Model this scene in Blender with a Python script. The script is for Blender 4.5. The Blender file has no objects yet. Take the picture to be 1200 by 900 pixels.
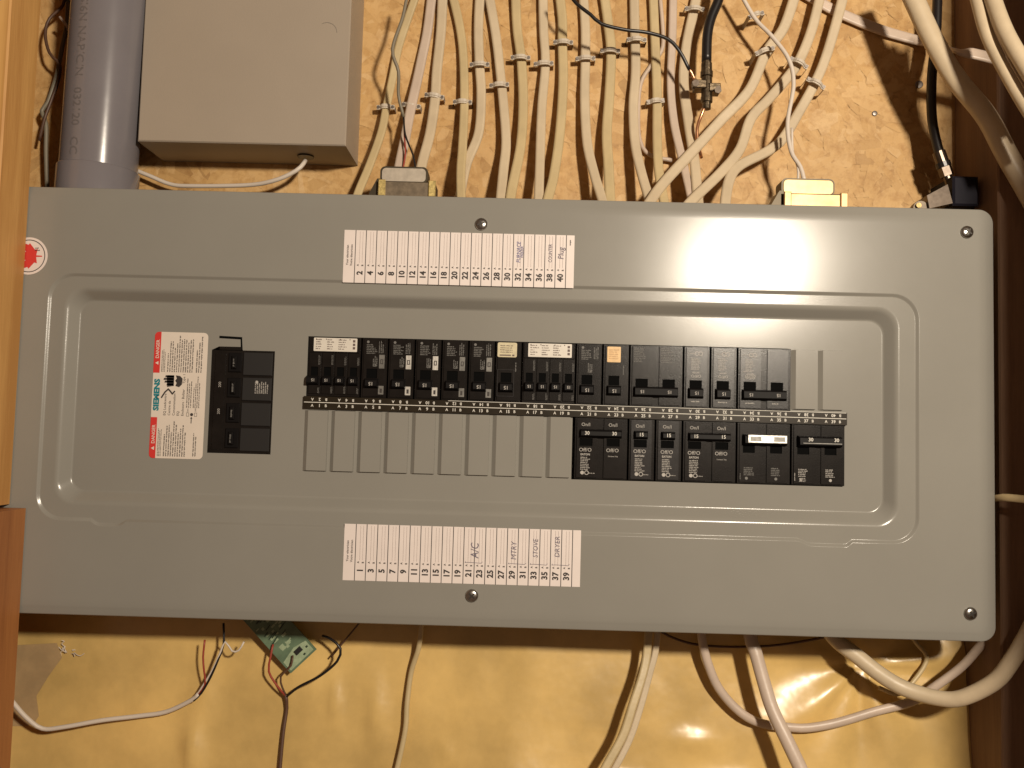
import bpy, math, random
from mathutils import Vector, Matrix, noise
from mathutils.geometry import tessellate_polygon
random.seed(11)
IN = 0.0254
S = bpy.context.scene
COL = S.collection

# ------------------------------------------------------------------ camera
# the panel's front is the plane y = 0, x runs right, z up, +y into the wall
AX, AY, AZ = -0.06013714, -0.01096553, -0.0271892
CAMX, CAMZ, CAMD, FPX = 0.20312634, -0.02813133, 0.79755324, 1004.54
def _rot(a, b, c):
    return Matrix.Rotation(c, 3, 'Z') @ Matrix.Rotation(a, 3, 'X') @ Matrix.Rotation(b, 3, 'Y')
RC = _rot(AX, AY, AZ)
W3 = Matrix(((1, 0, 0), (0, 0, -1), (0, 1, 0)))
cam_d = bpy.data.cameras.new('camera'); cam = bpy.data.objects.new('camera', cam_d); COL.objects.link(cam)
cam.matrix_world = Matrix.Translation((CAMX, -CAMD, CAMZ)) @ (W3 @ RC.transposed()).to_4x4()
cam_d.sensor_width = 36; cam_d.lens = 36 * FPX / 1200
cam_d.clip_start = 0.02; cam_d.clip_end = 50
S.camera = cam

# ------------------------------------------------------------------ light
wd = bpy.data.worlds.new('World'); S.world = wd; wd.use_nodes = True
bg = wd.node_tree.nodes['Background']
bg.inputs[0].default_value = (1.0, 0.62, 0.40, 1); bg.inputs[1].default_value = 0.135
lp = bpy.data.lights.new('ceiling_lamp', 'POINT'); lamp = bpy.data.objects.new('ceiling_lamp', lp); COL.objects.link(lamp)
lamp.location = (0.748, -1.30, 0.400); lp.energy = 96; lp.shadow_soft_size = 0.055; lp.color = (1.0, 0.87, 0.70)
S.view_settings.view_transform = 'Standard'; S.view_settings.look = 'None'
S.view_settings.exposure = 0; S.view_settings.gamma = 1
S.cycles.max_bounces = 6; S.cycles.use_denoising = True

WALL = 0.105

def at(px, py, d=0.0):
    """the point at depth d that the photograph shows at a pixel"""
    v = RC.transposed() @ Vector(((px - 600) / FPX, -(py - 450) / FPX, -1))
    t = (-d - CAMD) / v.z
    return (CAMX + t * v.x, d, CAMZ + t * v.y)

# ------------------------------------------------------------------ object helpers
WL = {}
def _link(o, parent, w, label, cat, group, kind):
    COL.objects.link(o)
    WL[o] = Vector(w)
    if parent is not None:
        o.parent = parent; o.location = Vector(w) - WL[parent]
    else:
        o.location = w
    if label: o['label'] = label
    if cat: o['category'] = cat
    if group: o['group'] = group
    if kind: o['kind'] = kind
    return o
def thing(name, w, label, cat, group=None):
    o = bpy.data.objects.new(name, None); o.empty_display_size = 0.02
    return _link(o, None, w, label, cat, group, None)
def add(name, V, F, mat, parent=None, smooth=False, label=None, cat=None, group=None, kind=None, tone=None, mats=None, mi=None):
    n = len(V)
    lo = Vector((min(v[0] for v in V), min(v[1] for v in V), min(v[2] for v in V)))
    hi = Vector((max(v[0] for v in V), max(v[1] for v in V), max(v[2] for v in V)))
    c = (lo + hi) / 2
    me = bpy.data.meshes.new(name)
    me.from_pydata([(v[0] - c.x, v[1] - c.y, v[2] - c.z) for v in V], [], F)
    me.materials.append(mat)
    for m in (mats or []): me.materials.append(m)
    if mi: me.polygons.foreach_set('material_index', mi)
    me.polygons.foreach_set('use_smooth', [bool(smooth)] * len(me.polygons))
    if tone:
        a = me.attributes.new('tone', 'FLOAT', 'FACE'); a.data.foreach_set('value', tone)
    me.update()
    return _link(bpy.data.objects.new(name, me), parent, c, label, cat, group, kind)
def dup(src, w, parent=None, label=None, cat=None, group=None):
    o = src.copy()
    for k in ('label', 'category', 'group'):
        if k in o: del o[k]
    o.parent = None
    return _link(o, parent, w, label, cat, group, None)

class MB:
    def __init__(s): s.V = []; s.F = []; s.M = []
    def put(s, V, F, m=0):
        k = len(s.V); s.V += [tuple(v) for v in V]; s.F += [tuple(i + k for i in f) for f in F]; s.M += [m] * len(F)
    def box(s, x0, x1, z0, z1, d0, d1, b=0.0, m=0):
        """front at depth d0 (nearer), back at d1, front edges chamfered by b"""
        V = [(x0, d1, z0), (x1, d1, z0), (x1, d1, z1), (x0, d1, z1)]
        if b > 0:
            V += [(x0, d0 + b, z0), (x1, d0 + b, z0), (x1, d0 + b, z1), (x0, d0 + b, z1)]
            V += [(x0 + b, d0, z0 + b), (x1 - b, d0, z0 + b), (x1 - b, d0, z1 - b), (x0 + b, d0, z1 - b)]
            F = [(0, 1, 2, 3)]
            for a in (0, 4):
                for i in range(4):
                    j = (i + 1) % 4; F.append((a + i, a + i + 4, a + j + 4, a + j))
            F.append((8, 11, 10, 9))
        else:
            V += [(x0, d0, z0), (x1, d0, z0), (x1, d0, z1), (x0, d0, z1)]
            F = [(0, 1, 2, 3), (4, 7, 6, 5)] + [(i, i + 4, (i + 1) % 4 + 4, (i + 1) % 4) for i in range(4)]
        # faces oriented outward by recalculation in build
        s.put(V, F, m)
    def cyl(s, c, r, ax, h, n=20, dome=0.0, m=0):
        """disc stack from c along unit axis ax, length h, optional dome"""
        ax = Vector(ax).normalized(); u = ax.orthogonal().normalized(); w = ax.cross(u); c = Vector(c)
        prof = [(r, 0), (r, h)] if dome == 0 else [(r, 0), (r, h * .55), (r * .93, h * .55 + dome * .4), (r * .75, h * .55 + dome * .75), (r * .4, h * .55 + dome), (r * .05, h * .55 + dome * 1.05)]
        V = []; F = []
        for (rr, hh) in prof:
            for k in range(n):
                a = 2 * math.pi * k / n
                V.append(c + u * rr * math.cos(a) + w * rr * math.sin(a) + ax * hh)
        L = len(prof)
        for i in range(L - 1):
            for k in range(n):
                F.append((i * n + k, i * n + (k + 1) % n, (i + 1) * n + (k + 1) % n, (i + 1) * n + k))
        F.append(tuple(range(n))[::-1]); F.append(tuple((L - 1) * n + k for k in range(n)))
        s.put(V, F, m)
    def build(s, name, mat, parent=None, **kw):
        import bmesh
        bm = bmesh.new(); vs = [bm.verts.new(v) for v in s.V]
        keep = []
        for f, m in zip(s.F, s.M):
            try: q = bm.faces.new([vs[i] for i in f]); q.material_index = m
            except ValueError: pass
        bmesh.ops.recalc_face_normals(bm, faces=bm.faces)
        bm.verts.index_update()
        F = [tuple(v.index for v in f.verts) for f in bm.faces]; M = [f.material_index for f in bm.faces]; bm.free()
        return add(name, s.V, F, mat, parent, mi=M if any(M) else None, **kw)

def rrect(x0, x1, z0, z1, r, n=6):
    P = []
    for cx, cz, a0 in ((x1 - r, z1 - r, 0), (x0 + r, z1 - r, 90), (x0 + r, z0 + r, 180), (x1 - r, z0 + r, 270)):
        for k in range(n + 1):
            a = math.radians(a0 + 90 * k / n); P.append((cx + r * math.cos(a), cz + r * math.sin(a)))
    return P
def prism(mb, P, d0, d1, m=0, holes=()):
    """flat outline(s) P in the panel's plane, from depth d0 (front) to d1"""
    loops = [P] + list(holes)
    flat = [p for L in loops for p in L]
    tri = tessellate_polygon([[Vector((p[0], p[1], 0)) for p in L] for L in loops])
    n = len(flat)
    V = [(p[0], d0, p[1]) for p in flat] + [(p[0], d1, p[1]) for p in flat]
    F = []
    for t in tri:
        a, b, c = [Vector(flat[i]) for i in t]
        if (b - a).cross(c - a) < 0: t = (t[0], t[2], t[1])
        F.append(tuple(t)); F.append(tuple(i + n for i in reversed(t)))
    k = 0
    for L in loops:
        for i in range(len(L)):
            j = (i + 1) % len(L); F.append((k + i, k + i + n, k + j + n, k + j))
        k += len(L)
    mb.put(V, F, m)
def rc(x0, x1, z0, z1): return [(x0, z0), (x1, z0), (x1, z1), (x0, z1)]

# text as flat print
_tc = {}
def glyphs(t, bold=0.0, shear=0.0):
    k = (t, bold, shear)
    if k not in _tc:
        cu = bpy.data.curves.new('t', 'FONT'); cu.body = t; cu.size = 1; cu.resolution_u = 2; cu.offset = bold; cu.shear = shear
        cu.fill_mode = 'FRONT'
        o = bpy.data.objects.new('t', cu); me = bpy.data.meshes.new_from_object(o)
        V = [(v.co.x, v.co.y) for v in me.vertices]; F = [tuple(p.vertices) for p in me.polygons]
        bpy.data.objects.remove(o); bpy.data.curves.remove(cu); bpy.data.meshes.remove(me)
        xs = [v[0] for v in V] or [0]; ys = [v[1] for v in V] or [0]
        _tc[k] = (V, F, min(xs), max(xs), min(ys), max(ys))
    return _tc[k]
class Print:
    """flat marks in inches in a frame (X, Z metres, angle degrees) lying on depth d"""
    def __init__(s, X, Z, ang, d): s.o = (X, Z); s.a = math.radians(ang); s.d = d; s.V = []; s.F = []; s.M = []
    def pt(s, u, v, lay=0):
        c, q = math.cos(s.a), math.sin(s.a); u *= IN; v *= IN
        return (s.o[0] + u * c - v * q, s.d - 0.00006 * lay, s.o[1] + u * q + v * c)
    def poly(s, P, m=0, lay=1):
        k = len(s.V); s.V += [s.pt(u, v, lay) for u, v in P]; s.F.append(tuple(range(k, k + len(P)))); s.M.append(m)
    def shape(s, P, m=0, lay=1):
        tri = tessellate_polygon([[Vector((p[0], p[1], 0)) for p in P]]); k = len(s.V)
        s.V += [s.pt(u, v, lay) for u, v in P]
        for t in tri: s.F.append(tuple(i + k for i in t)); s.M.append(m)
    def rect(s, u0, v0, u1, v1, m=0, lay=1): s.poly([(u0, v0), (u1, v0), (u1, v1), (u0, v1)], m, lay)
    def frame(s, u0, v0, u1, v1, t, m=0, lay=1):
        s.rect(u0, v0, u1, v0 + t, m, lay); s.rect(u0, v1 - t, u1, v1, m, lay)
        s.rect(u0, v0 + t, u0 + t, v1 - t, m, lay); s.rect(u1 - t, v0 + t, u1, v1 - t, m, lay)
    def line(s, P, w, m=0, lay=1):
        for i, (a, b) in enumerate(zip(P, P[1:])):
            dx, dy = b[0] - a[0], b[1] - a[1]; l = math.hypot(dx, dy) or 1; nx, ny = -dy / l * w / 2, dx / l * w / 2
            ex, ey = dx / l * w * .3, dy / l * w * .3
            s.poly([(a[0] - ex + nx, a[1] - ey + ny), (b[0] + ex + nx, b[1] + ey + ny), (b[0] + ex - nx, b[1] + ey - ny), (a[0] - ex - nx, a[1] - ey - ny)], m, lay + (i % 2) * .2)
    def text(s, t, u, v, h, m=0, ang=0, bold=0.0, al='c', sx=1.0, shear=0.0, lay=1):
        """cap height h inches; (u, v) = left/centre/right of the baseline-to-cap box, rotated by ang about it"""
        V, F, x0, x1, y0, y1 = glyphs(t, bold, shear); f = h / 0.72
        ox = {'l': x0, 'c': (x0 + x1) / 2, 'r': x1}[al]; a = math.radians(ang); c, q = math.cos(a), math.sin(a)
        k = len(s.V)
        for (x, y) in V:
            X = (x - ox) * f * sx; Y = (y - 0.35) * f
            s.V.append(s.pt(u + X * c - Y * q, v + X * q + Y * c, lay))
        for g in F: s.F.append(tuple(i + k for i in g)); s.M.append(m)
    def words(s, u0, u1, v, h, m=0, dens=.9, lay=1, ragged=.15, vert=False):
        """one line of print too small to read: a row of word-long marks with letter gaps"""
        end = u1 - (u1 - u0) * random.random() * ragged; u = u0
        while u < end:
            n = random.randint(2, 7)
            for _ in range(n):
                w = h * random.uniform(.35, .6)
                if u + w > end: break
                hh = h * random.choice((.7, .7, 1.0, 1.0, .85))
                if vert: s.rect(v, u, v + hh, u + w, m, lay)
                else: s.rect(u, v, u + w, v + hh, m, lay)
                u += w + h * .22
            u += h * .45
    def build(s, name, mat, parent, mats=None, **kw):
        V = s.V; F = []
        for f in s.F:   # face the viewer (-y)
            a, b, c = Vector(V[f[0]]), Vector(V[f[1]]), Vector(V[f[2]])
            F.append(f if (b - a).cross(c - a).y < 0 else f[::-1])
        return add(name, V, F, mat, parent, mats=mats, mi=s.M if mats else None, **kw)

# swept cables
def smooth_path(P, step):
    P = [Vector(p) for p in P]
    Q = [P[0] * 2 - P[1]] + P + [P[-1] * 2 - P[-2]]; out = []
    for i in range(1, len(Q) - 2):
        n = max(2, int((Q[i + 1] - Q[i]).length / step))
        for k in range(n):
            t = k / n
            out.append(0.5 * ((2 * Q[i]) + (-Q[i - 1] + Q[i + 1]) * t + (2 * Q[i - 1] - 5 * Q[i] + 4 * Q[i + 1] - Q[i + 2]) * t * t + (-Q[i - 1] + 3 * Q[i] - 3 * Q[i + 1] + Q[i + 2]) * t ** 3))
    out.append(P[-1]); return out
def sweep(P, ra, rb=None, flat=False, n=None, step=.005, wob=0.0, seed=0):
    """ra half width (scalar or per control point list), rb/ra thickness ratio"""
    path = smooth_path(P, step); N = len(path); n = n or (28 if flat else 14); V = []; F = []
    front = Vector((0, -1, 0))
    for i, p in enumerate(path):
        T = (path[min(i + 1, N - 1)] - path[max(i - 1, 0)]).normalized()
        W = T.cross(front)
        W = W.normalized() if W.length > 1e-4 else Vector((1, 0, 0))
        Nn = W.cross(T).normalized()
        s = ra if not isinstance(ra, (list, tuple)) else ra[0] + (ra[-1] - ra[0]) * i / (N - 1)
        if wob:
            s *= 1 + wob * .6 * noise.noise(Vector((i * .11, seed * 3.1, 0)))
            tw = wob * 4 * noise.noise(Vector((i * .035, seed * 7.7, 3)))
            W, Nn = W * math.cos(tw) + Nn * math.sin(tw), Nn * math.cos(tw) - W * math.sin(tw)
            p = p + W * ra_w(s) * wob * noise.noise(Vector((i * .06, seed * 5.3, 9)))
        for k in range(n):
            a = 2 * math.pi * k / n; ca, sa = math.cos(a), math.sin(a)
            if flat:
                x = math.copysign(abs(ca) ** .75, ca); y = math.copysign(abs(sa) ** .85, sa) * (rb or .55)
                g = 1 - .20 * math.exp(-((abs(x) - .33) / .10) ** 2)
                y *= g
            else: x, y = ca, sa * (rb or 1)
            V.append(p + W * (x * s) + Nn * (y * s))
    for i in range(N - 1):
        for k in range(n):
            F.append((i * n + k, i * n + (k + 1) % n, (i + 1) * n + (k + 1) % n, (i + 1) * n + k))
    F.append(tuple(range(n))[::-1]); F.append(tuple((N - 1) * n + k for k in range(n)))
    return [tuple(v) for v in V], F
def ra_w(s): return s
def orient(V, F): return F

# ------------------------------------------------------------------ materials
def mat(name, col, rough=.5, metal=0.0, spec=.5, coat=0.0, coat_rough=.2, bump=None, mottle=None, noise_scale=40, emit=None, trans=0.0, sss=0.0, rough_var=0.0):
    m = bpy.data.materials.new(name); m.use_nodes = True; nt = m.node_tree; b = nt.nodes['Principled BSDF']
    b.inputs['Base Color'].default_value = (*col, 1); b.inputs['Roughness'].default_value = rough; b.inputs['Metallic'].default_value = metal
    b.inputs['Specular IOR Level'].default_value = spec; b.inputs['Coat Weight'].default_value = coat; b.inputs['Coat Roughness'].default_value = coat_rough
    geo = nt.nodes.new('ShaderNodeNewGeometry')
    if mottle:
        nz = nt.nodes.new('ShaderNodeTexNoise'); nz.inputs['Scale'].default_value = noise_scale; nz.inputs['Detail'].default_value = 6; nz.inputs['Roughness'].default_value = .6
        nt.links.new(geo.outputs['Position'], nz.inputs['Vector'])
        r = nt.nodes.new('ShaderNodeValToRGB'); r.color_ramp.elements[0].position = .35; r.color_ramp.elements[1].position = .68
        r.color_ramp.elements[0].color = (*[c * (1 - mottle) for c in col], 1); r.color_ramp.elements[1].color = (*[min(1, c * (1 + mottle * .5)) for c in col], 1)
        nt.links.new(nz.outputs['Fac'], r.inputs['Fac']); nt.links.new(r.outputs['Color'], b.inputs['Base Color'])
        if rough_var:
            mr = nt.nodes.new('ShaderNodeMapRange'); mr.inputs['To Min'].default_value = rough - rough_var; mr.inputs['To Max'].default_value = rough + rough_var
            nt.links.new(nz.outputs['Fac'], mr.inputs['Value']); nt.links.new(mr.outputs['Result'], b.inputs['Roughness'])
    if bump:
        sc, st = bump[:2]; n2 = nt.nodes.new('ShaderNodeTexNoise'); n2.inputs['Scale'].default_value = sc; n2.inputs['Detail'].default_value = 2
        nt.links.new(geo.outputs['Position'], n2.inputs['Vector'])
        bp = nt.nodes.new('ShaderNodeBump'); bp.inputs['Strength'].default_value = st; bp.inputs['Distance'].default_value = bump[2] if len(bump) > 2 else .001
        nt.links.new(n2.outputs['Fac'], bp.inputs['Height']); nt.links.new(bp.outputs['Normal'], b.inputs['Normal'])
        if coat: nt.links.new(bp.outputs['Normal'], b.inputs['Coat Normal'])
    if sss:
        b.inputs['Subsurface Weight'].default_value = sss; b.inputs['Subsurface Radius'].default_value = (.004, .002, .001); b.inputs['Subsurface Scale'].default_value = 1
    return m
def wood(name, c0, c1, rough=.55, ring=26, seed=0):
    m = bpy.data.materials.new(name); m.use_nodes = True; nt = m.node_tree; b = nt.nodes['Principled BSDF']
    geo = nt.nodes.new('ShaderNodeNewGeometry'); mp = nt.nodes.new('ShaderNodeMapping'); mp.inputs['Scale'].default_value = (1, 1, .05); mp.inputs['Location'].default_value = (seed, seed * .7, 0)
    nt.links.new(geo.outputs['Position'], mp.inputs['Vector'])
    n1 = nt.nodes.new('ShaderNodeTexNoise'); n1.inputs['Scale'].default_value = ring; n1.inputs['Detail'].default_value = 4; n1.inputs['Distortion'].default_value = .6
    n2 = nt.nodes.new('ShaderNodeTexNoise'); n2.inputs['Scale'].default_value = ring * 22; n2.inputs['Detail'].default_value = 2
    nt.links.new(mp.outputs['Vector'], n1.inputs['Vector']); nt.links.new(mp.outputs['Vector'], n2.inputs['Vector'])
    mx = nt.nodes.new('ShaderNodeMath'); mx.operation = 'MULTIPLY_ADD'; mx.inputs[1].default_value = .28; nt.links.new(n2.outputs['Fac'], mx.inputs[0]); nt.links.new(n1.outputs['Fac'], mx.inputs[2])
    r = nt.nodes.new('ShaderNodeValToRGB'); r.color_ramp.elements[0].position = .48; r.color_ramp.elements[1].position = .82
    r.color_ramp.elements[0].color = (*c0, 1); r.color_ramp.elements[1].color = (*c1, 1)
    nt.links.new(mx.outputs[0], r.inputs['Fac']); nt.links.new(r.outputs['Color'], b.inputs['Base Color'])
    b.inputs['Roughness'].default_value = rough
    bp = nt.nodes.new('ShaderNodeBump'); bp.inputs['Strength'].default_value = .15; bp.inputs['Distance'].default_value = .001
    nt.links.new(mx.outputs[0], bp.inputs['Height']); nt.links.new(bp.outputs['Normal'], b.inputs['Normal'])
    return m

M = {}
M['panel'] = mat('panel_grey_paint', (.256, .246, .219), rough=.205, spec=.40, bump=(1300, .13, .0003), mottle=.035, noise_scale=9, rough_var=.025)
M['black'] = mat('breaker_black', (.011, .009, .008), rough=.24, spec=.28, mottle=.3, noise_scale=60, bump=(1500, .2, .0003))
M['black_matte'] = mat('breaker_black_matte', (.011, .010, .010), rough=.55)
M['graphite'] = mat('breaker_face_graphite', (.020, .018, .018), rough=.27, spec=.35, mottle=.25, noise_scale=120, bump=(1500, .2, .0003))
M['handle'] = mat('toggle_black', (.007, .006, .006), rough=.5, spec=.10, bump=(900, .2, .0003))
M['cavity'] = mat('slot_dark', (.003, .003, .003), rough=.8, spec=.05)
M['ink_pale'] = mat('pale_grey_ink', (.42, .40, .37), rough=.6)
M['ink_dim'] = mat('dim_grey_ink', (.155, .15, .14), rough=.6)
M['ink_white'] = mat('white_ink', (.68, .66, .60), rough=.6)
M['ink_black'] = mat('black_ink', (.035, .028, .026), rough=.6)
M['ink_brown'] = mat('small_brown_ink', (.13, .09, .08), rough=.6)
M['ink_faint'] = mat('faint_rule_ink', (.50, .44, .42), rough=.6)
M['pen'] = mat('ballpoint_blue', (.10, .10, .30), rough=.6)
M['pen_grey'] = mat('pencil_grey', (.14, .12, .17), rough=.6)
M['paper'] = mat('directory_paper', (.76, .68, .645), rough=.5, mottle=.03, noise_scale=60)
M['warn_paper'] = mat('warning_label_paper', (.71, .63, .55), rough=.42, mottle=.03, noise_scale=60)
M['red'] = mat('warning_red', (.62, .04, .035), rough=.42)
M['teal'] = mat('teal_ink', (.015, .20, .24), rough=.45)
M['sticker'] = mat('white_breaker_sticker', (.68, .64, .57), rough=.4, mottle=.05, noise_scale=200)
M['cream'] = mat('cream_breaker_sticker', (.62, .55, .36), rough=.4, mottle=.15, noise_scale=200)
M['gold_sticker'] = mat('gold_breaker_sticker', (.72, .47, .20), rough=.35, mottle=.15, noise_scale=300)
M['foil'] = mat('foil_sticker', (.82, .81, .76), rough=.33, metal=.7, bump=(300, .3, .0005))
M['foil_dim'] = mat('dull_foil_sticker', (.22, .215, .20), rough=.4, metal=.5, mottle=.3, noise_scale=300)
M['strip'] = mat('number_strip_brown', (.024, .018, .011), rough=.30, spec=.25, mottle=.2, noise_scale=80)
M['screw'] = mat('zinc_screw', (.5, .49, .46), rough=.25, metal=1.0, mottle=.3, noise_scale=300)
M['slot'] = mat('screw_recess', (.05, .045, .04), rough=.5, metal=.6)
M['sheath'] = mat('cream_cable_sheath', (.585, .475, .325), rough=.42, mottle=.10, noise_scale=28, bump=(160, .25, .0008), rough_var=.08)
M['sheath_pink'] = mat('pinkish_cable_sheath', (.57, .455, .365), rough=.40, mottle=.10, noise_scale=30, bump=(160, .25, .0008))
M['sheath_yellow'] = mat('yellowed_cable_sheath', (.55, .43, .235), rough=.42, mottle=.12, noise_scale=30, bump=(160, .25, .0008))
M['wire_white'] = mat('white_wire', (.66, .58, .50), rough=.45)
M['wire_grey'] = mat('grey_wire', (.20, .17, .12), rough=.5)
M['wire_black'] = mat('black_wire', (.012, .010, .010), rough=.35)
M['wire_red'] = mat('red_wire', (.32, .05, .03), rough=.45)
M['wire_brown'] = mat('brown_wire', (.10, .05, .03), rough=.5)
M['copper'] = mat('copper_wire', (.70, .36, .20), rough=.3, metal=.9)
M['clip'] = mat('clip_plastic', (.56, .49, .40), rough=.5)
M['nail'] = mat('nail_steel', (.25, .22, .2), rough=.4, metal=.9)
M['zinc'] = mat('yellow_zinc', (.42, .31, .14), rough=.42, metal=.95, mottle=.25, noise_scale=120, bump=(300, .3, .0005))
M['clamp_grey'] = mat('grey_clamp_steel', (.16, .13, .10), rough=.4, metal=.8, mottle=.3, noise_scale=100)
M['bronze'] = mat('bronze_clamp', (.15, .115, .075), rough=.38, metal=.9, mottle=.4, noise_scale=200, bump=(400, .4, .0006))
M['nickel'] = mat('nickel_fitting', (.13, .105, .085), rough=.36, metal=1.0, mottle=.2, noise_scale=200)
M['blue_box'] = mat('dark_blue_plastic', (.014, .013, .020), rough=.6, spec=.15)
M['pvc'] = mat('grey_conduit_plastic', (.185, .172, .185), rough=.20, spec=.55, mottle=.06, noise_scale=12, bump=(60, .05, .001))
M['beige'] = mat('beige_box_paint', (.35, .295, .235), rough=.5, mottle=.04, noise_scale=8, bump=(700, .3, .0004))
M['steel_dark'] = mat('enclosure_steel', (.17, .165, .15), rough=.5, metal=.3)
M['caster_plaster'] = mat('shadow_caster_plaster', (.45, .38, .28), rough=.8, mottle=.06, noise_scale=12)  # for the unseen slab that blocks the lamp
M['pine'] = wood('pine_board', (.45, .22, .06), (.68, .39, .13), seed=1.3)
M['red_wood'] = wood('reddish_board', (.26, .095, .028), (.40, .165, .05), seed=4.1)
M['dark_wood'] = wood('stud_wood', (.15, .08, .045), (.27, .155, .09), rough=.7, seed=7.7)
M['pcb'] = mat('circuit_board_green', (.14, .21, .13), rough=.4, mottle=.25, noise_scale=90)
M['solder'] = mat('pale_green_pads', (.36, .45, .29), rough=.35, mottle=.2, noise_scale=200)
M['trace'] = mat('dark_green_traces', (.03, .05, .03), rough=.4)
M['chip'] = mat('chip_black', (.02, .02, .02), rough=.4)

def osb_mat():
    m = bpy.data.materials.new('strand_board'); m.use_nodes = True; nt = m.node_tree; b = nt.nodes['Principled BSDF']
    at_ = nt.nodes.new('ShaderNodeAttribute'); at_.attribute_name = 'tone'
    r = nt.nodes.new('ShaderNodeValToRGB'); e = r.color_ramp.elements
    e[0].position = 0; e[0].color = (.38, .225, .092, 1); e[1].position = 1; e[1].color = (.66, .46, .235, 1)
    q = r.color_ramp.elements.new(.5); q.color = (.59, .375, .155, 1)
    nt.links.new(at_.outputs['Fac'], r.inputs['Fac'])
    geo = nt.nodes.new('ShaderNodeNewGeometry')
    n1 = nt.nodes.new('ShaderNodeTexNoise'); n1.inputs['Scale'].default_value = 110; n1.inputs['Detail'].default_value = 6; n1.inputs['Roughness'].default_value = .65
    n2 = nt.nodes.new('ShaderNodeTexNoise'); n2.inputs['Scale'].default_value = 9; n2.inputs['Detail'].default_value = 3
    for n in (n1, n2): nt.links.new(geo.outputs['Position'], n.inputs['Vector'])
    cr = nt.nodes.new('ShaderNodeValToRGB'); cr.color_ramp.elements[0].position = .30; cr.color_ramp.elements[0].color = (.72, .63, .53, 1); cr.color_ramp.elements[1].position = .55; cr.color_ramp.elements[1].color = (1, 1, 1, 1)
    nt.links.new(n1.outputs['Fac'], cr.inputs['Fac'])
    cr2 = nt.nodes.new('ShaderNodeValToRGB'); cr2.color_ramp.elements[0].position = .3; cr2.color_ramp.elements[0].color = (.88, .84, .78, 1); cr2.color_ramp.elements[1].position = .65; cr2.color_ramp.elements[1].color = (1.08, 1.08, 1.1, 1)
    nt.links.new(n2.outputs['Fac'], cr2.inputs['Fac'])
    m1 = nt.nodes.new('ShaderNodeMix'); m1.data_type = 'RGBA'; m1.blend_type = 'MULTIPLY'; m1.inputs[0].default_value = .8
    nt.links.new(r.outputs['Color'], m1.inputs[6]); nt.links.new(cr.outputs['Color'], m1.inputs[7])
    m2 = nt.nodes.new('ShaderNodeMix'); m2.data_type = 'RGBA'; m2.blend_type = 'MULTIPLY'; m2.inputs[0].default_value = 1
    nt.links.new(m1.outputs[2], m2.inputs[6]); nt.links.new(cr2.outputs['Color'], m2.inputs[7])
    nt.links.new(m2.outputs[2], b.inputs['Base Color'])
    b.inputs['Roughness'].default_value = .55; b.inputs['Specular IOR Level'].default_value = .35
    bp = nt.nodes.new('ShaderNodeBump'); bp.inputs['Strength'].default_value = .35; bp.inputs['Distance'].default_value = .0015
    nt.links.new(n1.outputs['Fac'], bp.inputs['Height']); nt.links.new(bp.outputs['Normal'], b.inputs['Normal'])
    return m
M['osb'] = osb_mat()
M['sheet'] = mat('golden_vapour_barrier', (.70, .475, .170), rough=.31, spec=.5, coat=.3, coat_rough=.24, mottle=.26, noise_scale=9, bump=(38, .22, .004))
M['insulation'] = mat('pinkish_tape', (.44, .30, .15), rough=.7, mottle=.2, noise_scale=30)

# ------------------------------------------------------------------ the wall behind
def osb_wall():
    V = []; F = []; tone = []
    x0, x1, z0, z1 = -.62, .86, -.12, .72
    V = [(x0, WALL, z0), (x1, WALL, z0), (x1, WALL, z1), (x0, WALL, z1), (x0, WALL + .012, z0), (x1, WALL + .012, z0), (x1, WALL + .012, z1), (x0, WALL + .012, z1)]
    F = [(0, 1, 2, 3), (4, 7, 6, 5), (0, 4, 5, 1), (1, 5, 6, 2), (2, 6, 7, 3), (3, 7, 4, 0)]
    w = add('osb_wall', V, F, M['osb'], kind='structure', tone=[.45] * 6)
    V = []; F = []; tone = []
    N = 5600
    for i in range(N):
        cx = random.uniform(-.45, .74); cz = random.uniform(.12, .60)
        L = random.choice((random.uniform(.016, .035), random.uniform(.03, .075))); wd_ = random.uniform(.006, .018)
        a = random.gauss(0, .75) + (math.pi / 2 if random.random() < .45 else 0)
        ca, sa = math.cos(a), math.sin(a); tx = random.gauss(0, .003); tz = random.gauss(0, .003)
        dep = WALL - .0003 - .0005 * i / N
        k = len(V); n = random.randint(7, 9)
        t0 = min(1, max(0, random.gauss(.55, .15)))
        P = []
        for j in range(n):
            an = 2 * math.pi * (j + random.uniform(-.25, .25)) / n
            u = math.copysign(abs(math.cos(an)) ** .6, math.cos(an)) * L / 2 * random.uniform(.8, 1.08); v = math.copysign(abs(math.sin(an)) ** .6, math.sin(an)) * wd_ / 2 * random.uniform(.75, 1.1)
            P.append((cx + u * ca - v * sa, dep + (u * tx + v * tz) * .5, cz + u * sa + v * ca))
        V += P; F.append(tuple(range(k, k + n))[::-1]); tone.append(t0)
    # face the room
    G = []
    for f in F:
        a, b, c = Vector(V[f[0]]), Vector(V[f[len(f) // 3]]), Vector(V[f[2 * len(f) // 3]])
        G.append(f if (b - a).cross(c - a).y < 0 else f[::-1])
    add('wood_strands', V, G, M['osb'], w, tone=tone, kind='stuff')
osb_wall()

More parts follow.
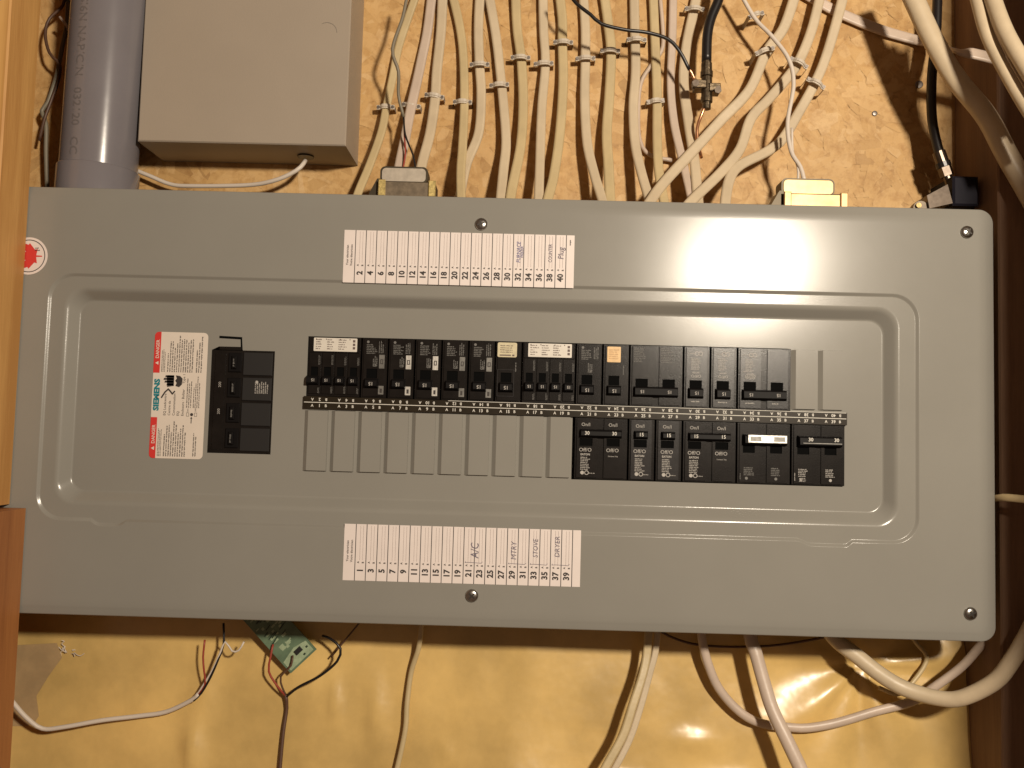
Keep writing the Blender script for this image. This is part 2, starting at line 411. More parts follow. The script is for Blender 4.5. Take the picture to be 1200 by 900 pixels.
def sheet():
    x0, x1, z0, z1 = -.60, .84, -.62, -.10; nx, nz = 300, 110
    cr = at(1003, 775, WALL); cx, cz = cr[0], cr[2]
    hl = [(at(241, 866, WALL), .010, .030, .0065), (at(250, 800, WALL), .012, .030, .003), (at(399, 812, WALL), .006, .022, .0034), (at(446, 826, WALL), .010, .030, .0042), (at(525, 868, WALL), .007, .009, .0022), (at(806, 858, WALL), .020, .010, .0042), (at(728, 905, WALL), .018, .010, .0060), (at(1, 860, WALL), .010, .020, .004), (at(600, 905, WALL), .05, .03, .006), (at(850, 905, WALL), .03, .012, .005)]
    V = []; F = []
    for j in range(nz + 1):
        z = z0 + (z1 - z0) * j / nz
        bulge = .15 * max(0, -.19 - z) if z > -.45 else .039
        for i in range(nx + 1):
            x = x0 + (x1 - x0) * i / nx
            h = bulge + .0065 * noise.noise(Vector((x * 4.2, z * 2.2, 1.7))) + .0034 * noise.noise(Vector((x * 11, z * 5, 5))) + .0011 * noise.noise(Vector((x * 30, z * 16, 8)))
            # folds drawn tight from the nail
            r = math.hypot(x - cx, z - cz); th = math.atan2(z - cz, x - cx)
            h += .0044 * math.exp(-((r - .05) / .08) ** 2) * (math.sin(th * 9 + 3 * noise.noise(Vector((th, 0, 0)))) * .5 + math.sin(th * 5 + 1) * .5)
            h -= .006 * math.exp(-(r / .018) ** 2)
            for (q, sx, sz, am) in hl: h += am * math.exp(-((x - q[0] + .1 * (z - q[2])) / sx) ** 2 - ((z - q[2]) / sz) ** 2)
            h += .003 * math.exp(-((z + .43 + .15 * x) / .02) ** 2)
            V.append((x, WALL - .008 - h, z))
    for j in range(nz):
        for i in range(nx):
            a = j * (nx + 1) + i; F.append((a, a + 1, a + nx + 2, a + nx + 1))
    o = add('plastic_sheet', V, F, M['sheet'], smooth=True, label='golden wrinkled plastic vapour barrier stretched over the wall below the panel', cat='plastic sheet')
    m = MB(); c = at(1001, 792, WALL - .006); m.cyl(c, .0022, (0, -1, 0), .002, 10, dome=.001); m.build('nail', M['nail'], o, smooth=False)
    # torn greyish flap at the left
    P = [at(22, 756), at(70, 752), at(86, 764), at(60, 790), at(44, 815), at(47, 838), at(70, 875), at(76, 905), at(0, 905), at(0, 756)]
    Q = [at(px, py, WALL - .0225) for px, py in [(10, 756), (68, 753), (74, 770), (58, 792), (44, 815), (47, 838), (40, 850), (10, 850)]]
    m = MB(); prism(m, [(q[0], q[2]) for q in Q], WALL - .0250, WALL - .0245)
    m.build('patch', M['insulation'], o, label='dull brownish tape patch at the sheet corner')
    m = MB(); rr = random.Random(4)
    for k in range(9):
        p = Vector(at(76 + rr.uniform(-4, 12), 760 + rr.uniform(-4, 8), WALL - .018)); L = [p]
        for _ in range(3): L.append(L[-1] + Vector((rr.uniform(-.004, .004), rr.uniform(-.002, .001), rr.uniform(-.004, .004))))
        v, f = sweep(L, .0004, n=5, step=.002); m.put(v, f)
    m.build('torn_shred', M['wire_white'], o, kind='stuff')
sheet()

def board(name, x0, x1, z0, z1, d0, d1, m, label, b=.0015):
    mb = MB(); mb.box(x0, x1, z0, z1, d0, d1, b)
    return mb.build(name, m, label=label, cat='wooden board')
xa = at(28, 300, 0)[0]; 
board('wooden_board', -.62, at(24, 400, 0)[0], at(0, 594, -.02)[2] + .001, .75, -.047, -.0015, M['pine'], 'pale pine framing board upright at the left edge of the panel')
board('wooden_board', -.62, at(25, 700, 0)[0], -.75, at(0, 597, -.02)[2], -.060, -.0015, M['red_wood'], 'reddish brown board at the lower left corner below the pale pine board')
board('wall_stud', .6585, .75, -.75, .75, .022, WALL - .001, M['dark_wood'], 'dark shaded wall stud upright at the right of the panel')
board('wall_stud', -.62, -.34, -.75, .75, .0, WALL - .001, M['pine'], 'pale wall stud behind the left end of the panel')
mb = MB(); mb.box(.676, 1.4, -.75, 1.1, -.37, -.28, .002); mb.build('shadow_caster', M['caster_plaster'], kind='structure')  # unseen slab added to keep lamp light off the right recess
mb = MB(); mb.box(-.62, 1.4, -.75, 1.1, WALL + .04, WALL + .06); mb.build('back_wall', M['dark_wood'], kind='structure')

# screws in the board
for px, py, lab in ((1077, 99, 'dark wood screw head in the strand board beside the black cable'), (1025, 133, 'small round nail head in the strand board right of the looped cables')):
    q = at(px, py, WALL - .001); m = MB(); m.cyl(q, .0042 if px > 1050 else .0028, (0, -1, 0), .0012, 16, dome=.0005); m.build('wood_screw', M['nail'], label=lab, cat='screw')

# ------------------------------------------------------------------ electrical panel
panel = thing('electrical_panel', (6.43 * IN, .05, -.15 * IN), 'large grey electrical breaker panel lying sideways with embossed cover', 'electrical panel')
CX0, CX1, CY0, CY1 = -12.4, 25.29, -8.04, 7.72
SINK = .0115
def inch(L): return [(x * IN, z * IN) for x, z in L]
def cover():
    NA = 8
    jog = {}
    bx = [18.15, 18.35, 18.5, 18.7, 18.95, 19.3, 19.75, 19.9, 20.0, 20.12]       # bottom tab right
    lx = [-6.3, -6.45, -6.6, -6.75, -7.0, -7.3, -7.45, -7.6]                     # bottom tab left
    def loop(x0, x1, y0, y1, r, jg=0.0):
        P = []
        def arc(cx, cy, a0):
            for k in range(NA + 1):
                a = math.radians(a0 + 90 * k / NA); P.append((cx + r * math.cos(a), cy + r * math.sin(a)))
        arc(x1 - r, y1 - r, 0)
        for k in range(1, 12): P.append((x1 - r + (x0 - x1 + 2 * r) * k / 12, y1))
        arc(x0 + r, y1 - r, 90)
        for k in range(1, 5): P.append((x0, y1 - r + (y0 - y1 + 2 * r) * k / 5))
        arc(x0 + r, y0 + r, 180)
        L = sorted(lx) + sorted(bx)
        for x in L:
            if x < 0: w = min(1, max(0, min((x + 7.6) / .25, (-6.3 - x) / .25)))
            else: w = min(1, max(0, min((x - 18.15) / .45, (20.12 - x) / .2)))
            P.append((x, y0 - jg * w * w * (3 - 2 * w)))
        arc(x1 - r, y0 + r, 270)
        for k in range(1, 5): P.append((x1, y0 + r + (y1 - y0 - 2 * r) * k / 5))
        return P
    o1 = (-9.6, 22.47, -4.58, 4.42); o2 = (-9.03, 21.80, -4.03, 3.95); o3 = (-8.61, 21.38, -3.57, 3.53)
    def mixr(a, b, t): return [a[i] + (b[i] - a[i]) * t for i in range(4)]
    def grow(a, g): return (a[0] - g, a[1] + g, a[2] - g, a[3] + g)
    c = (CX0, CX1, CY0, CY1)
    rings = []
    # return flange, rolled edge
    rings.append((c, .52, .011, 0)); rings.append((grow(c, 0.0), .52, .0022, 0)); rings.append((grow(c, -.012), .51, .0016, 0)); rings.append((grow(c, -.04), .5, .0013, 0))
    rings.append((grow(c, -.20), .40, .0009, 0)); rings.append((grow(c, -.27), .36, .0004, 0)); rings.append((grow(c, -.36), .32, .0000, 0)); rings.append((grow(c, -.6), .3, 0, 0))
    def sm(t, a=.16, b=None):
        b = b or a; m = 1 / (1 - (a + b) / 2)
        if t < a: return m * t * t / (2 * a)
        if t > 1 - b: return 1 - m * (1 - t) ** 2 / (2 * b)
        return m * (t - a / 2)
    for t in (-.25, -.05, 0, .05, .1, .16, .5, .84, .9, .95, 1, 1.05, 1.25):    # outer small step
        tt = min(1, max(0, t)); rings.append((grow(o1, .07 - .13 * t), .95 - .1 * t, .0021 * sm(tt, .25), .17))
    rings.append((grow(o2, .16), .82, .0021, .02))
    for t in (-.08, -.02, 0, .05, .1, .15, .2, .25, .3, .35, .4, .6, .8, .84, .88, .92, .96, 1, 1.02, 1.12):      # main slope
        tt = min(1, max(0, t)); rings.append((tuple(mixr(grow(o2, .05), grow(o3, -.03), t)), .78 - .25 * t, .0021 + (SINK - .0021) * sm(tt, .4, .16), 0))
    V = []; F = []; n = None
    for (rr, r, d, jg) in rings:
        P = loop(*rr, r, jg); n = len(P)
        V += [(x * IN, d, y * IN) for x, y in P]
    for i in range(len(rings) - 1):
        for k in range(n):
            F.append((i * n + k, (i + 1) * n + k, (i + 1) * n + (k + 1) % n, i * n + (k + 1) % n))
    # flat dead front with its openings
    outer = loop(*rings[-1][0], rings[-1][1], 0)
    holes = [[(-.02, .10), (-.02, 2.40), (17.87, 2.40), (17.87, .10)], [(9.93, -2.66), (9.93, -.30), (19.92, -.30), (19.92, -2.66)],
             [(-3.62, -2.05), (-3.62, 1.80), (-3.35, 1.93), (-2.50, 1.93), (-2.45, 1.80), (-1.25, 1.80), (-1.25, -2.05)]]
    fl = outer + [p for h in holes for p in h]
    tri = tessellate_polygon([[Vector((x, y, 0)) for x, y in L] for L in [outer] + holes])
    k0 = len(V); V += [(x * IN, SINK, y * IN) for x, y in fl]
    for t in tri:
        a, b, cc = [Vector(fl[i]) for i in t]
        t = t if (b - a).cross(cc - a) > 0 else (t[0], t[2], t[1]); F.append(tuple(k0 + i for i in t))
    off = len(outer)
    for h in holes:
        kb = len(V); V += [(x * IN, SINK, y * IN) for x, y in h] + [(x * IN, SINK + .0016, y * IN) for x, y in h]; m = len(h)
        for i in range(m): F.append((kb + i, kb + (i + 1) % m, kb + m + (i + 1) % m, kb + m + i))
        off += m
    o = add('cover', V, F, M['panel'], panel, smooth=True)
    # small dents in the paint work near the lower left and top right
    return o
cov = cover()
# the tub behind the cover
m = MB(); e = .45
m.box((CX0 + e) * IN, (CX1 - e) * IN, (CY0 + e) * IN, (CY1 - e) * IN, .030, WALL - .010, .0)
m.build('enclosure', M['steel_dark'], panel)

# tab over the main breaker: a knocked-out frame
pr = Print(0, 0, 0, SINK - .0001)
pr.poly([(-3.36, 2.33), (-2.50, 2.30), (-2.50, 2.21), (-3.36, 2.24)]); pr.poly([(-2.56, 2.24), (-2.50, 2.24), (-2.46, 1.80), (-2.53, 1.80)])
pr.build('knockout_gap', M['cavity'], panel)

# cover screws
def screw_mesh():
    m = MB(); m.cyl((0, 0, 0), .0062, (0, -1, 0), .0016, 24, dome=.0022)
    return m
SC = [(6.35, 6.69, 20), (6.41, -6.92, 48), (24.28, 6.84, -35), (24.34, -7.04, 30)]
first = None
for i, (x, y, a) in enumerate(SC):
    if first is None:
        m = MB(); m.cyl((x * IN, 0, y * IN), .0060, (0, -1, 0), .0016, 24, dome=.0022); first = m.build('cover_screw', M['screw'], panel, smooth=True)
        base = first; o = first; off = WL[first] - Vector((x * IN, 0, y * IN))
    else: o = dup(base, Vector((x * IN, 0, y * IN)) + off, panel)
    pr = Print(x * IN, y * IN, a, -.00335); pr.rect(-.15, -.025, .15, .025); pr.rect(-.025, -.13, .025, -.026); pr.rect(-.025, .026, .025, .13)
    pr.build('screw_recess', M['slot'], o)

# number strip between the two rows
def number_strip():
    d = SINK - .0032; m = MB()
    ang = -.26
    def R(x, y): # tilt about the middle of the strip
        a = math.radians(ang); X = x - 10; return (10 + X * math.cos(a) - y * math.sin(a), -.115 + X * math.sin(a) + y * math.cos(a))
    P = inch([R(-.07, -.235), R(20.03, -.235), R(20.03, .225), R(-.07, .225)])
    prism(m, P, d, SINK + .001)
    o = m.build('number_strip', M['strip'], panel)
    c = R(0, 0)
    pr = Print(c[0] * IN, c[1] * IN, ang, d - .0001)
    pr.rect(-.05, -.012, 20.0, .012); 
    pr.rect(5.3, .205, 20.0, .222)
    for k in range(20):
        x = k + .5
        pr.text(str(2 * k + 1), x + .03, -.115, .115, bold=.02); pr.text('A', x - .24, -.115, .10, bold=.02, sx=1); pr.text('B', x + .27, -.115, .10, bold=.02)
        pr.text(str(2 * k + 2), x + .03, .108, .115, ang=180, bold=.02); pr.text('A', x - .24, .108, .10, ang=180, bold=.02); pr.text('B', x + .27, .108, .10, ang=180, bold=.02)
    pr.build('numerals', M['ink_white'], o)
number_strip()

# filler plates
def filler(x, y0, y1):
    m = MB(); x0, x1 = x + .03, x + .86; sl = .11; d0 = SINK - .0030; d1 = SINK + .0006
    # raised twistout with a sloped left flank and square right edge
    X = [x0 - .09, x0 + .09, x1 - .012, x1]; D = [d1, d0, d0, d1]
    V = []; F = []
    for (yy, q) in ((y0, 0), (y0 + .03, 1), (y1 - .03, 1), (y1, 0)):
        for xx, dd in zip(X, D): V.append((xx * IN, dd if q else d1, yy * IN))
    for j in range(3):
        for i in range(3): F.append((j * 4 + i, j * 4 + i + 1, (j + 1) * 4 + i + 1, (j + 1) * 4 + i))
    return V, F
for k in range(10): V, F = filler(k, -2.62, -.345); add('filler_plate', V, F, M['panel'], panel)
for k in (18, 19): V, F = filler(k + .02, .135, 2.38); add('filler_plate', V, F, M['panel'], panel)

# ---- breakers
def frame_fn(k, up):
    """local inches (u to the right, v away from the number strip) to panel inches"""
    if up: y0 = .115 - .0045 * (k - 10); h = 2.385 - y0; return lambda u, v: (k + u, y0 + v * h / 2.27)
    y0 = -.345 - .0045 * (k - 10); h = y0 + 2.655; return lambda u, v: (k + u, y0 - v * h / 2.3)
def rect_in(f, u0, u1, v0, v1):
    a = f(u0, v0); b = f(u1, v1); return min(a[0], b[0]) * IN, max(a[0], b[0]) * IN, min(a[1], b[1]) * IN, max(a[1], b[1]) * IN
FD = SINK - .0022     # face of the breakers
def body(f, w, slots, face_mat, plates, label=None, mat_body=None):
    """one moulded case: dark base, raised face plates, open slots for the toggles"""
    m = MB(); H = 2.27
    m.box(*rect_in(f, .025, w - .025, .0, H), FD + .0012, SINK + .022, .0004)
    for (u0, u1, v0, v1, dd) in plates:
        hs = []
        for s in slots:
            if s[0] > u0 and s[1] < u1 and s[2] > v0 and s[3] < v1:
                a = rect_in(f, *s); hs.append(rc(*a)[::-1])
        a = rect_in(f, u0, u1, v0, v1)
        if hs: prism(m, rc(*a), FD + dd, FD + .0013, 1, hs)
        else: m.box(*a, FD + dd, FD + .0013, .0004, 1)
    for s in slots:
        a = rect_in(f, s[0], s[1], s[2], s[3]); m.box(*a, FD + .00105, FD + .00125, 0, 2)
    return m.build('circuit_breaker', mat_body or M['black'], panel, mats=[face_mat, M['cavity']], label=label)
def toggle(f, u0, u1, v0, v1, par, mt=None, out=.0055, lab=None, step=True):
    """moulded lever: foot, sloping flanks, flat finger face"""
    x0, x1, z0, z1 = rect_in(f, u0, u1, v0, v1); t = (x1 - x0) * .10 if (x1 - x0) < .02 else .0012
    fz = .0022
    V = [(x0, FD + .001, z0), (x1, FD + .001, z0), (x1, FD + .001, z1), (x0, FD + .001, z1),
         (x0 + t * .4, FD - out * .6, z0 + fz * .4), (x1 - t * .4, FD - out * .6, z0 + fz * .4), (x1 - t * .4, FD - out * .6, z1 - fz * .4), (x0 + t * .4, FD - out * .6, z1 - fz * .4),
         (x0 + t, FD - out, z0 + fz), (x1 - t, FD - out, z0 + fz), (x1 - t, FD - out * .9, z1 - fz), (x0 + t, FD - out * .9, z1 - fz)]
    F = [(0, 1, 2, 3), (8, 11, 10, 9)]
    for a in (0, 4):
        for i in range(4): F.append((a + i, a + i + 4, a + (i + 1) % 4 + 4, a + (i + 1) % 4))
    m = MB(); m.put(V, F)
    return m.build('toggle', mt or M['handle'], par, label=lab)
def lay(f, u, v): a = f(u, v); return a
def tprint(f, texts, d, par, mt, name='rating'):
    pr = Print(0, 0, 0, d)
    for (t, u, v, h, ang) in texts:
        a = f(u, v); pr.text(t, a[0], a[1], h, ang=ang, bold=.012)
    return pr.build(name, mt, par)
def micro(pr, f, u0, u1, v0, v1, rows, vert=False, dens=1.0):
    a = f(u0, v0); b = f(u1, v1); y0, y1 = min(a[1], b[1]), max(a[1], b[1]); x0, x1 = a[0], b[0]
    for r in range(rows):
        if vert:
            h = (x1 - x0) / rows; pr.words(y0, y1, x0 + h * r, h * .6, vert=True, ragged=.3)
        else:
            h = (y1 - y0) / rows; pr.words(x0, x1, y0 + h * r + h * .2, h * .6, ragged=.35)
def sticker(f, u0, u1, v0, v1, par, mt, rows=4, d=None, inkm=None, r=.03, label=None):
    a = rect_in(f, u0, u1, v0, v1); m = MB(); dd = (d or FD) - .0003
    prism(m, rrect(*a, r * IN, 4), dd, dd + .0004)
    o = m.build('sticker', mt, par, label=label)
    pr = Print(0, 0, 0, dd - .00008)
    x0, x1, z0, z1 = [q / IN for q in a]
    return o, pr, (x0, x1, z0, z1)

def quad_breaker(k):
    f = frame_fn(k, True)
    slots = []; plates = []
    for j in range(4):
        u = .05 + j * .485; slots.append((u + .10, u + .36, .78, 1.12)); plates.append((u + .03, u + .455, .10, 1.66, .0))
    o = body(f, 2, slots, M['black'], plates + [(.06, 1.94, 1.67, 2.25, .0)], 'double breaker with four toggles under one white sticker')
    for j in range(4):
        u = .05 + j * .485; dy = 0 if k or j != 1 else 0
        tg = toggle(f, u + .06 - (.12 if (j == 0 and k == 0) else 0), u + .42, .42, .78, o)
        tprint(f, [('15', u + .23, .60, .105, 180)], FD - .0056, tg, M['ink_pale'])
    s, pr, (x0, x1, z0, z1) = sticker(f, .22, 1.84, 1.72, 2.23, o, M['sticker'])
    for i in range(5):
        for q in range(3):
            w = (x1 - x0 - .35) / 3; pr.words(x0 + .08 + q * w, x0 + q * w + w * .95, z0 + .07 + i * .085, .045, ragged=.5)
    for c in (.08, .45, .97, 1.33): pr.rect(x0 + c, z1 - .07, x0 + c + .035, z1 - .03)
    for i in range(3): pr.rect(x1 - .16, z0 + .09 + i * .13, x1 - .07, z0 + .18 + i * .13)
    pr.build('print', M['ink_brown'], s)
    pr = Print(0, 0, 0, FD - .0001)
    for j in range(4):
        u = .05 + j * .485; micro(pr, f, u + .37, u + .45, 1.20, 1.62, 2, vert=True); micro(pr, f, u + .37, u + .45, .12, .40, 2, vert=True)
    pr.build('print', M['ink_dim'], o)
def single_dark(k, tag=None, low=None, bright=True, stk=None, dim=True):
    f = frame_fn(k, True)
    o = body(f, 1, [(.22, .62, .74, 1.10)], M['black'], [(.10, .88, .06, 2.22, .0)],
             {'w': 'single breaker with bright foil test labels', 'g': 'single breaker with dull grey test labels', 'c': 'single breaker with cream sticker', 'o': 'single breaker with gold sticker', None: 'single breaker with faint grey print only'}[tag or stk])
    tg = toggle(f, .16, .70, .36, .74, o)
    tprint(f, [('15', .42, .52, .13, 180)], FD - .0056, tg, M['ink_pale'])
    pr = Print(0, 0, 0, FD - .0001)
    if not stk:
        micro(pr, f, .20, .60, 1.66, 2.05, 6); micro(pr, f, .66, .86, 1.70, 2.18, 3, vert=True); micro(pr, f, .45, .64, 1.20, 1.60, 3, vert=True)
        a = f(.25, 2.12); pr.shape([(a[0] + .05 * math.cos(t), a[1] + .05 * math.sin(t)) for t in [i * .63 for i in range(10)]])
        a = f(.52, 1.24); pr.frame(a[0] - .05, a[1] - .05, a[0] + .05, a[1] + .05, .02)
    else: micro(pr, f, .75, .82, 1.15, 1.6, 1, vert=True)
    pr.build('print', M['ink_dim'], o)
    if tag:
        s, q, (x0, x1, z0, z1) = sticker(f, .68, .88, 1.12, 1.64, o, M['foil'] if tag == 'w' else M['foil_dim'], r=.005)
        q.frame(x0 + .045, z0 + .17, x1 - .045, z1 - .17, .03); q.build('print', M['ink_black'], s)
        s, q, (x0, x1, z0, z1) = sticker(f, .68, .88, .14, .46, o, M['foil'] if tag == 'w' else M['foil_dim'], r=.005)
        q.rect(x0 + .06, z0 + .06, x1 - .06, z1 - .10); q.build('print', M['ink_black'], s)
    if stk == 'c':
        s, q, (x0, x1, z0, z1) = sticker(f, .08, .80, 1.68, 2.23, o, M['cream'], r=.06)
        for i in range(4): q.words(x0 + .1, x1 - .1, z0 + .17 + i * .08, .04)
        q.rect(x0 + .08, z0 + .05, x0 + .5, z0 + .095); q.rect(x0 + .55, z0 + .04, x1 - .09, z0 + .1); q.build('print', M['ink_brown'], s)
        fr = MB(); a = rect_in(f, .08, .72, .20, 1.22); fr.box(a[0], a[1], a[2], a[2] + .0008, FD - .0006, FD + .0004); fr.box(a[0], a[1], a[3] - .0008, a[3], FD - .0006, FD + .0004); fr.box(a[0], a[0] + .0008, a[2] + .0008, a[3] - .0008, FD - .0006, FD + .0004); fr.box(a[1] - .0008, a[1], a[2] + .0008, a[3] - .0008, FD - .0006, FD + .0004)
        fr.build('bezel', M['graphite'], o)
    if stk == 'o':
        s, q, (x0, x1, z0, z1) = sticker(f, .16, .66, 1.60, 2.18, o, M['gold_sticker'], r=.03)
        for i in range(5): q.words(x0 + .06, x1 - .06, z0 + .12 + i * .08, .04)
        q.build('print', mat_gold_ink, s)
def eaton_up(k, two=False, plain=False):
    """graphite faced breaker of the upper row (toggle towards the strip)"""
    f = frame_fn(k, True); w = 2 if two else 1
    sl = [(.22 + j, .68 + j, .70, 1.02) for j in range(w)]; pl = [(.10 + j, .86 + j, .06, 2.22, -.0002) for j in range(w)]
    o = body(f, w, sl, M['graphite'] if not plain else M['black'], pl, 'wide grey faced double breaker with joined toggles' if two else 'single breaker with grey face and white print')
    if two: tg = toggle(f, .15, 1.80, .34, .74, o)
    else: tg = toggle(f, .16, .74, .34, .74, o)
    tprint(f, [('15', .45 + j, .53, .12, 180) for j in range(w)], FD - .0056, tg, M['ink_pale'])
    pr = Print(0, 0, 0, FD - .0004)
    if plain:
        for j in range(2): micro(pr, f, .16 + j, .62 + j, 1.62, 2.18, 9)
        a = f(.42, 1.98); pr.rect(a[0] - .04, a[1] - .04, a[0] + .04, a[1] + .05)
        pr.build('print', M['ink_dim'], o); return
    for j in range(w):
        if two and j == 0:
            pr.text('Off/O', *f(.46, 1.22), .12, ang=180); micro(pr, f, .2, .6, 1.36, 1.42, 1); continue
        micro(pr, f, .28, .62, 1.40, 1.86, 8); pr.text('EATON', *f(.45, 1.30), .055, ang=180, bold=.03)
        pr.text('Off/O', *f(.46, 1.17), .11, ang=180)
        for c in (.48, .62):
            a = f(c, 2.0); P = [(a[0] + .07 * math.cos(t), a[1] + .07 * math.sin(t)) for t in [i * .5236 for i in range(12)]]
            pr.line(P + [P[0]], .022)
        micro(pr, f, .16, .42, 1.98, 2.03, 1)
    for j in range(w): micro(pr, f, .28 + j, .62 + j, .20, .27, 1)
    pr.build('print', M['ink_pale'], o)
def eaton_low(k, two=False, rating='15', shiny=None, flush=False):
    f = frame_fn(k, False); w = 2 if two else 1
    sl = [(.20 + j, .68 + j, .78, 1.06) for j in range(w)]; pl = [(.10 + j, .86 + j, .05, 2.22, -.0002) for j in range(w)]
    o = body(f, w, sl, M['graphite'] if not two else M['black'], pl, ('double breaker of the lower row rated ' if two else 'single breaker of the lower row rated ') + rating)
    tg = toggle(f, .20, (1.76 if two else .72), .44, .76, o, M['handle'] if not shiny else shiny, out=.006)
    tprint(f, [(rating, .46 + j, .585, .13, 0) for j in range(w)], FD - .0063, tg, M['ink_white'] if not shiny else M['ink_pale'])
    pr = Print(0, 0, 0, FD - .0004)
    for j in range(w):
        pr.text('On/I', *f(.42 + j, .27), .13)
        pr.text('Off/O', *f(.42 + j, 1.20), .14)
        if j == 1: pr.text('Common Trip', *f(.44 + j, 1.42), .045, bold=.01); continue
        pr.text('EATON', *f(.42, 1.37), .075, bold=.03); micro(pr, f, .25, .62, 1.45, 1.95, 8)
        for c in (.32, .48):
            a = f(c, 2.04); P = [(a[0] + .07 * math.cos(t), a[1] + .07 * math.sin(t)) for t in [i * .5236 for i in range(12)]]
            if c < .4: pr.shape(P)
            else: pr.line(P + [P[0]], .024)
        micro(pr, f, .56, .80, 2.03, 2.08, 1)
    pr.build('print', M['ink_pale'], o)
def dark_low(k, rating, foil):
    f = frame_fn(k, False)
    sl = [(.22 + j, .66 + j, .86, 1.14) for j in range(2)]; pl = [(.10 + j, .86 + j, .05, 2.22, 0) for j in range(2)]
    o = body(f, 2, sl, M['black'], pl, 'double breaker of the lower row with bright foil on its handle' if foil else 'double breaker of the lower row rated 30 at the right end')
    tg = toggle(f, .20, 1.82, .44, .86, o, M['handle'], out=.007)
    if foil:
        m = MB(); m.box(*rect_in(f, .34, 1.76, .47, .76), FD - .0075, FD - .006, .0003); s = m.build('foil_plate', M['foil'], tg)
    pr = Print(0, 0, 0, FD - .0077)
    if foil:
        for c in (.42, 1.28): a = f(c, .53); b = f(c + .40, .70); pr.rect(a[0], b[1], b[0], a[1])
        pr.build('print', M['foil_dim'], tg)
    else:
        m = MB(); m.box(*rect_in(f, .34, 1.76, .70, .74), FD - .0078, FD - .006, .0002); m.build('bright_edge', M['foil_dim'], tg)
        for c in (.62, 1.56): pr.text(rating, *f(c, .58), .13, bold=.02)
        pr.build('rating', M['ink_white'], tg)
    pr = Print(0, 0, 0, FD - .0001)
    for j in range(2):
        micro(pr, f, .26 + j, .64 + j, 1.66, 1.98, 5)
        a = f(.36 + j * 1.08, 2.08); P = [(a[0] + .055 * math.cos(t), a[1] + .055 * math.sin(t)) for t in [i * .63 for i in range(10)]]; pr.shape(P)
    micro(pr, f, .12, .17, 1.8, 2.12, 1, vert=True)
    if not foil: micro(pr, f, .3, .6, 2.0, 2.16, 3)
    pr.build('print', M['ink_dim'] if foil else M['ink_pale'], o)
mat_gold_ink = mat('ochre_ink', (.48, .26, .10), rough=.5)
quad_breaker(0); single_dark(2, 'g'); single_dark(3, 'w'); single_dark(4, 'w'); single_dark(5, 'g'); single_dark(6, 'g'); single_dark(7, stk='c'); quad_breaker(8)
single_dark(10); single_dark(11, stk='o'); eaton_up(12, two=True, plain=True); eaton_up(14); eaton_up(15); eaton_up(16, two=True)
eaton_low(10, True, '30'); eaton_low(12); eaton_low(13); eaton_low(14, True, '15', shiny=None); dark_low(16, '40', True); dark_low(18, '30', False)

# main breaker
def main_breaker():
    x0, x1, y0, y1 = -3.60, -1.26, -2.04, 1.79
    m = MB()
    m.box(x0 * IN, x1 * IN, y0 * IN, y1 * IN, SINK - .0005, SINK + .03, .0004)
    m.box(-3.34 * IN, -2.50 * IN, 1.80 * IN, 1.92 * IN, SINK - .0002, SINK + .02, .0003)
    for i in range(4):
        b = y0 + .09 + i * .94; m.box(-2.40 * IN, (x1 - .05) * IN, b * IN, (b + .86) * IN, SINK - .0016, SINK, .0005, 1)
    m.box(-3.46 * IN, -3.06 * IN, (y0 + .12) * IN, (y1 - .12) * IN, SINK - .0014, SINK, .0005)
    o = m.build('main_breaker', M['black'], panel, mats=[M['black_matte']])
    for i in range(4):
        b = y0 + .20 + i * .94; t = MB(); t.box(-2.95 * IN, -2.46 * IN, b * IN, (b + .72) * IN, SINK - .0022, SINK - .0004, .0006)
        t.box(-2.80 * IN, -2.62 * IN, (b + .12) * IN, (b + .60) * IN, SINK - .0050, SINK - .0023, .0010)
        tg = t.build('toggle', M['handle'], o)
        pr = Print(0, 0, 0, SINK - .0051); pr.words(b + .20, b + .52, -2.74, .06, vert=True); pr.build('print', M['ink_dim'], tg)
    pr = Print(0, 0, 0, SINK - .0017)
    for y in (-.5, .5): pr.text('200', -3.24, y, .10, ang=90)
    for i in range(7):
        pr.words(.20, .72, -1.92 + i * .075, .045, vert=True, ragged=.3)
    a = (-1.86, .62); pr.shape([(a[0] + .06 * math.cos(t), a[1] + .06 * math.sin(t)) for t in [i * .63 for i in range(10)]])
    pr.build('print', M['ink_pale'], o)
main_breaker()

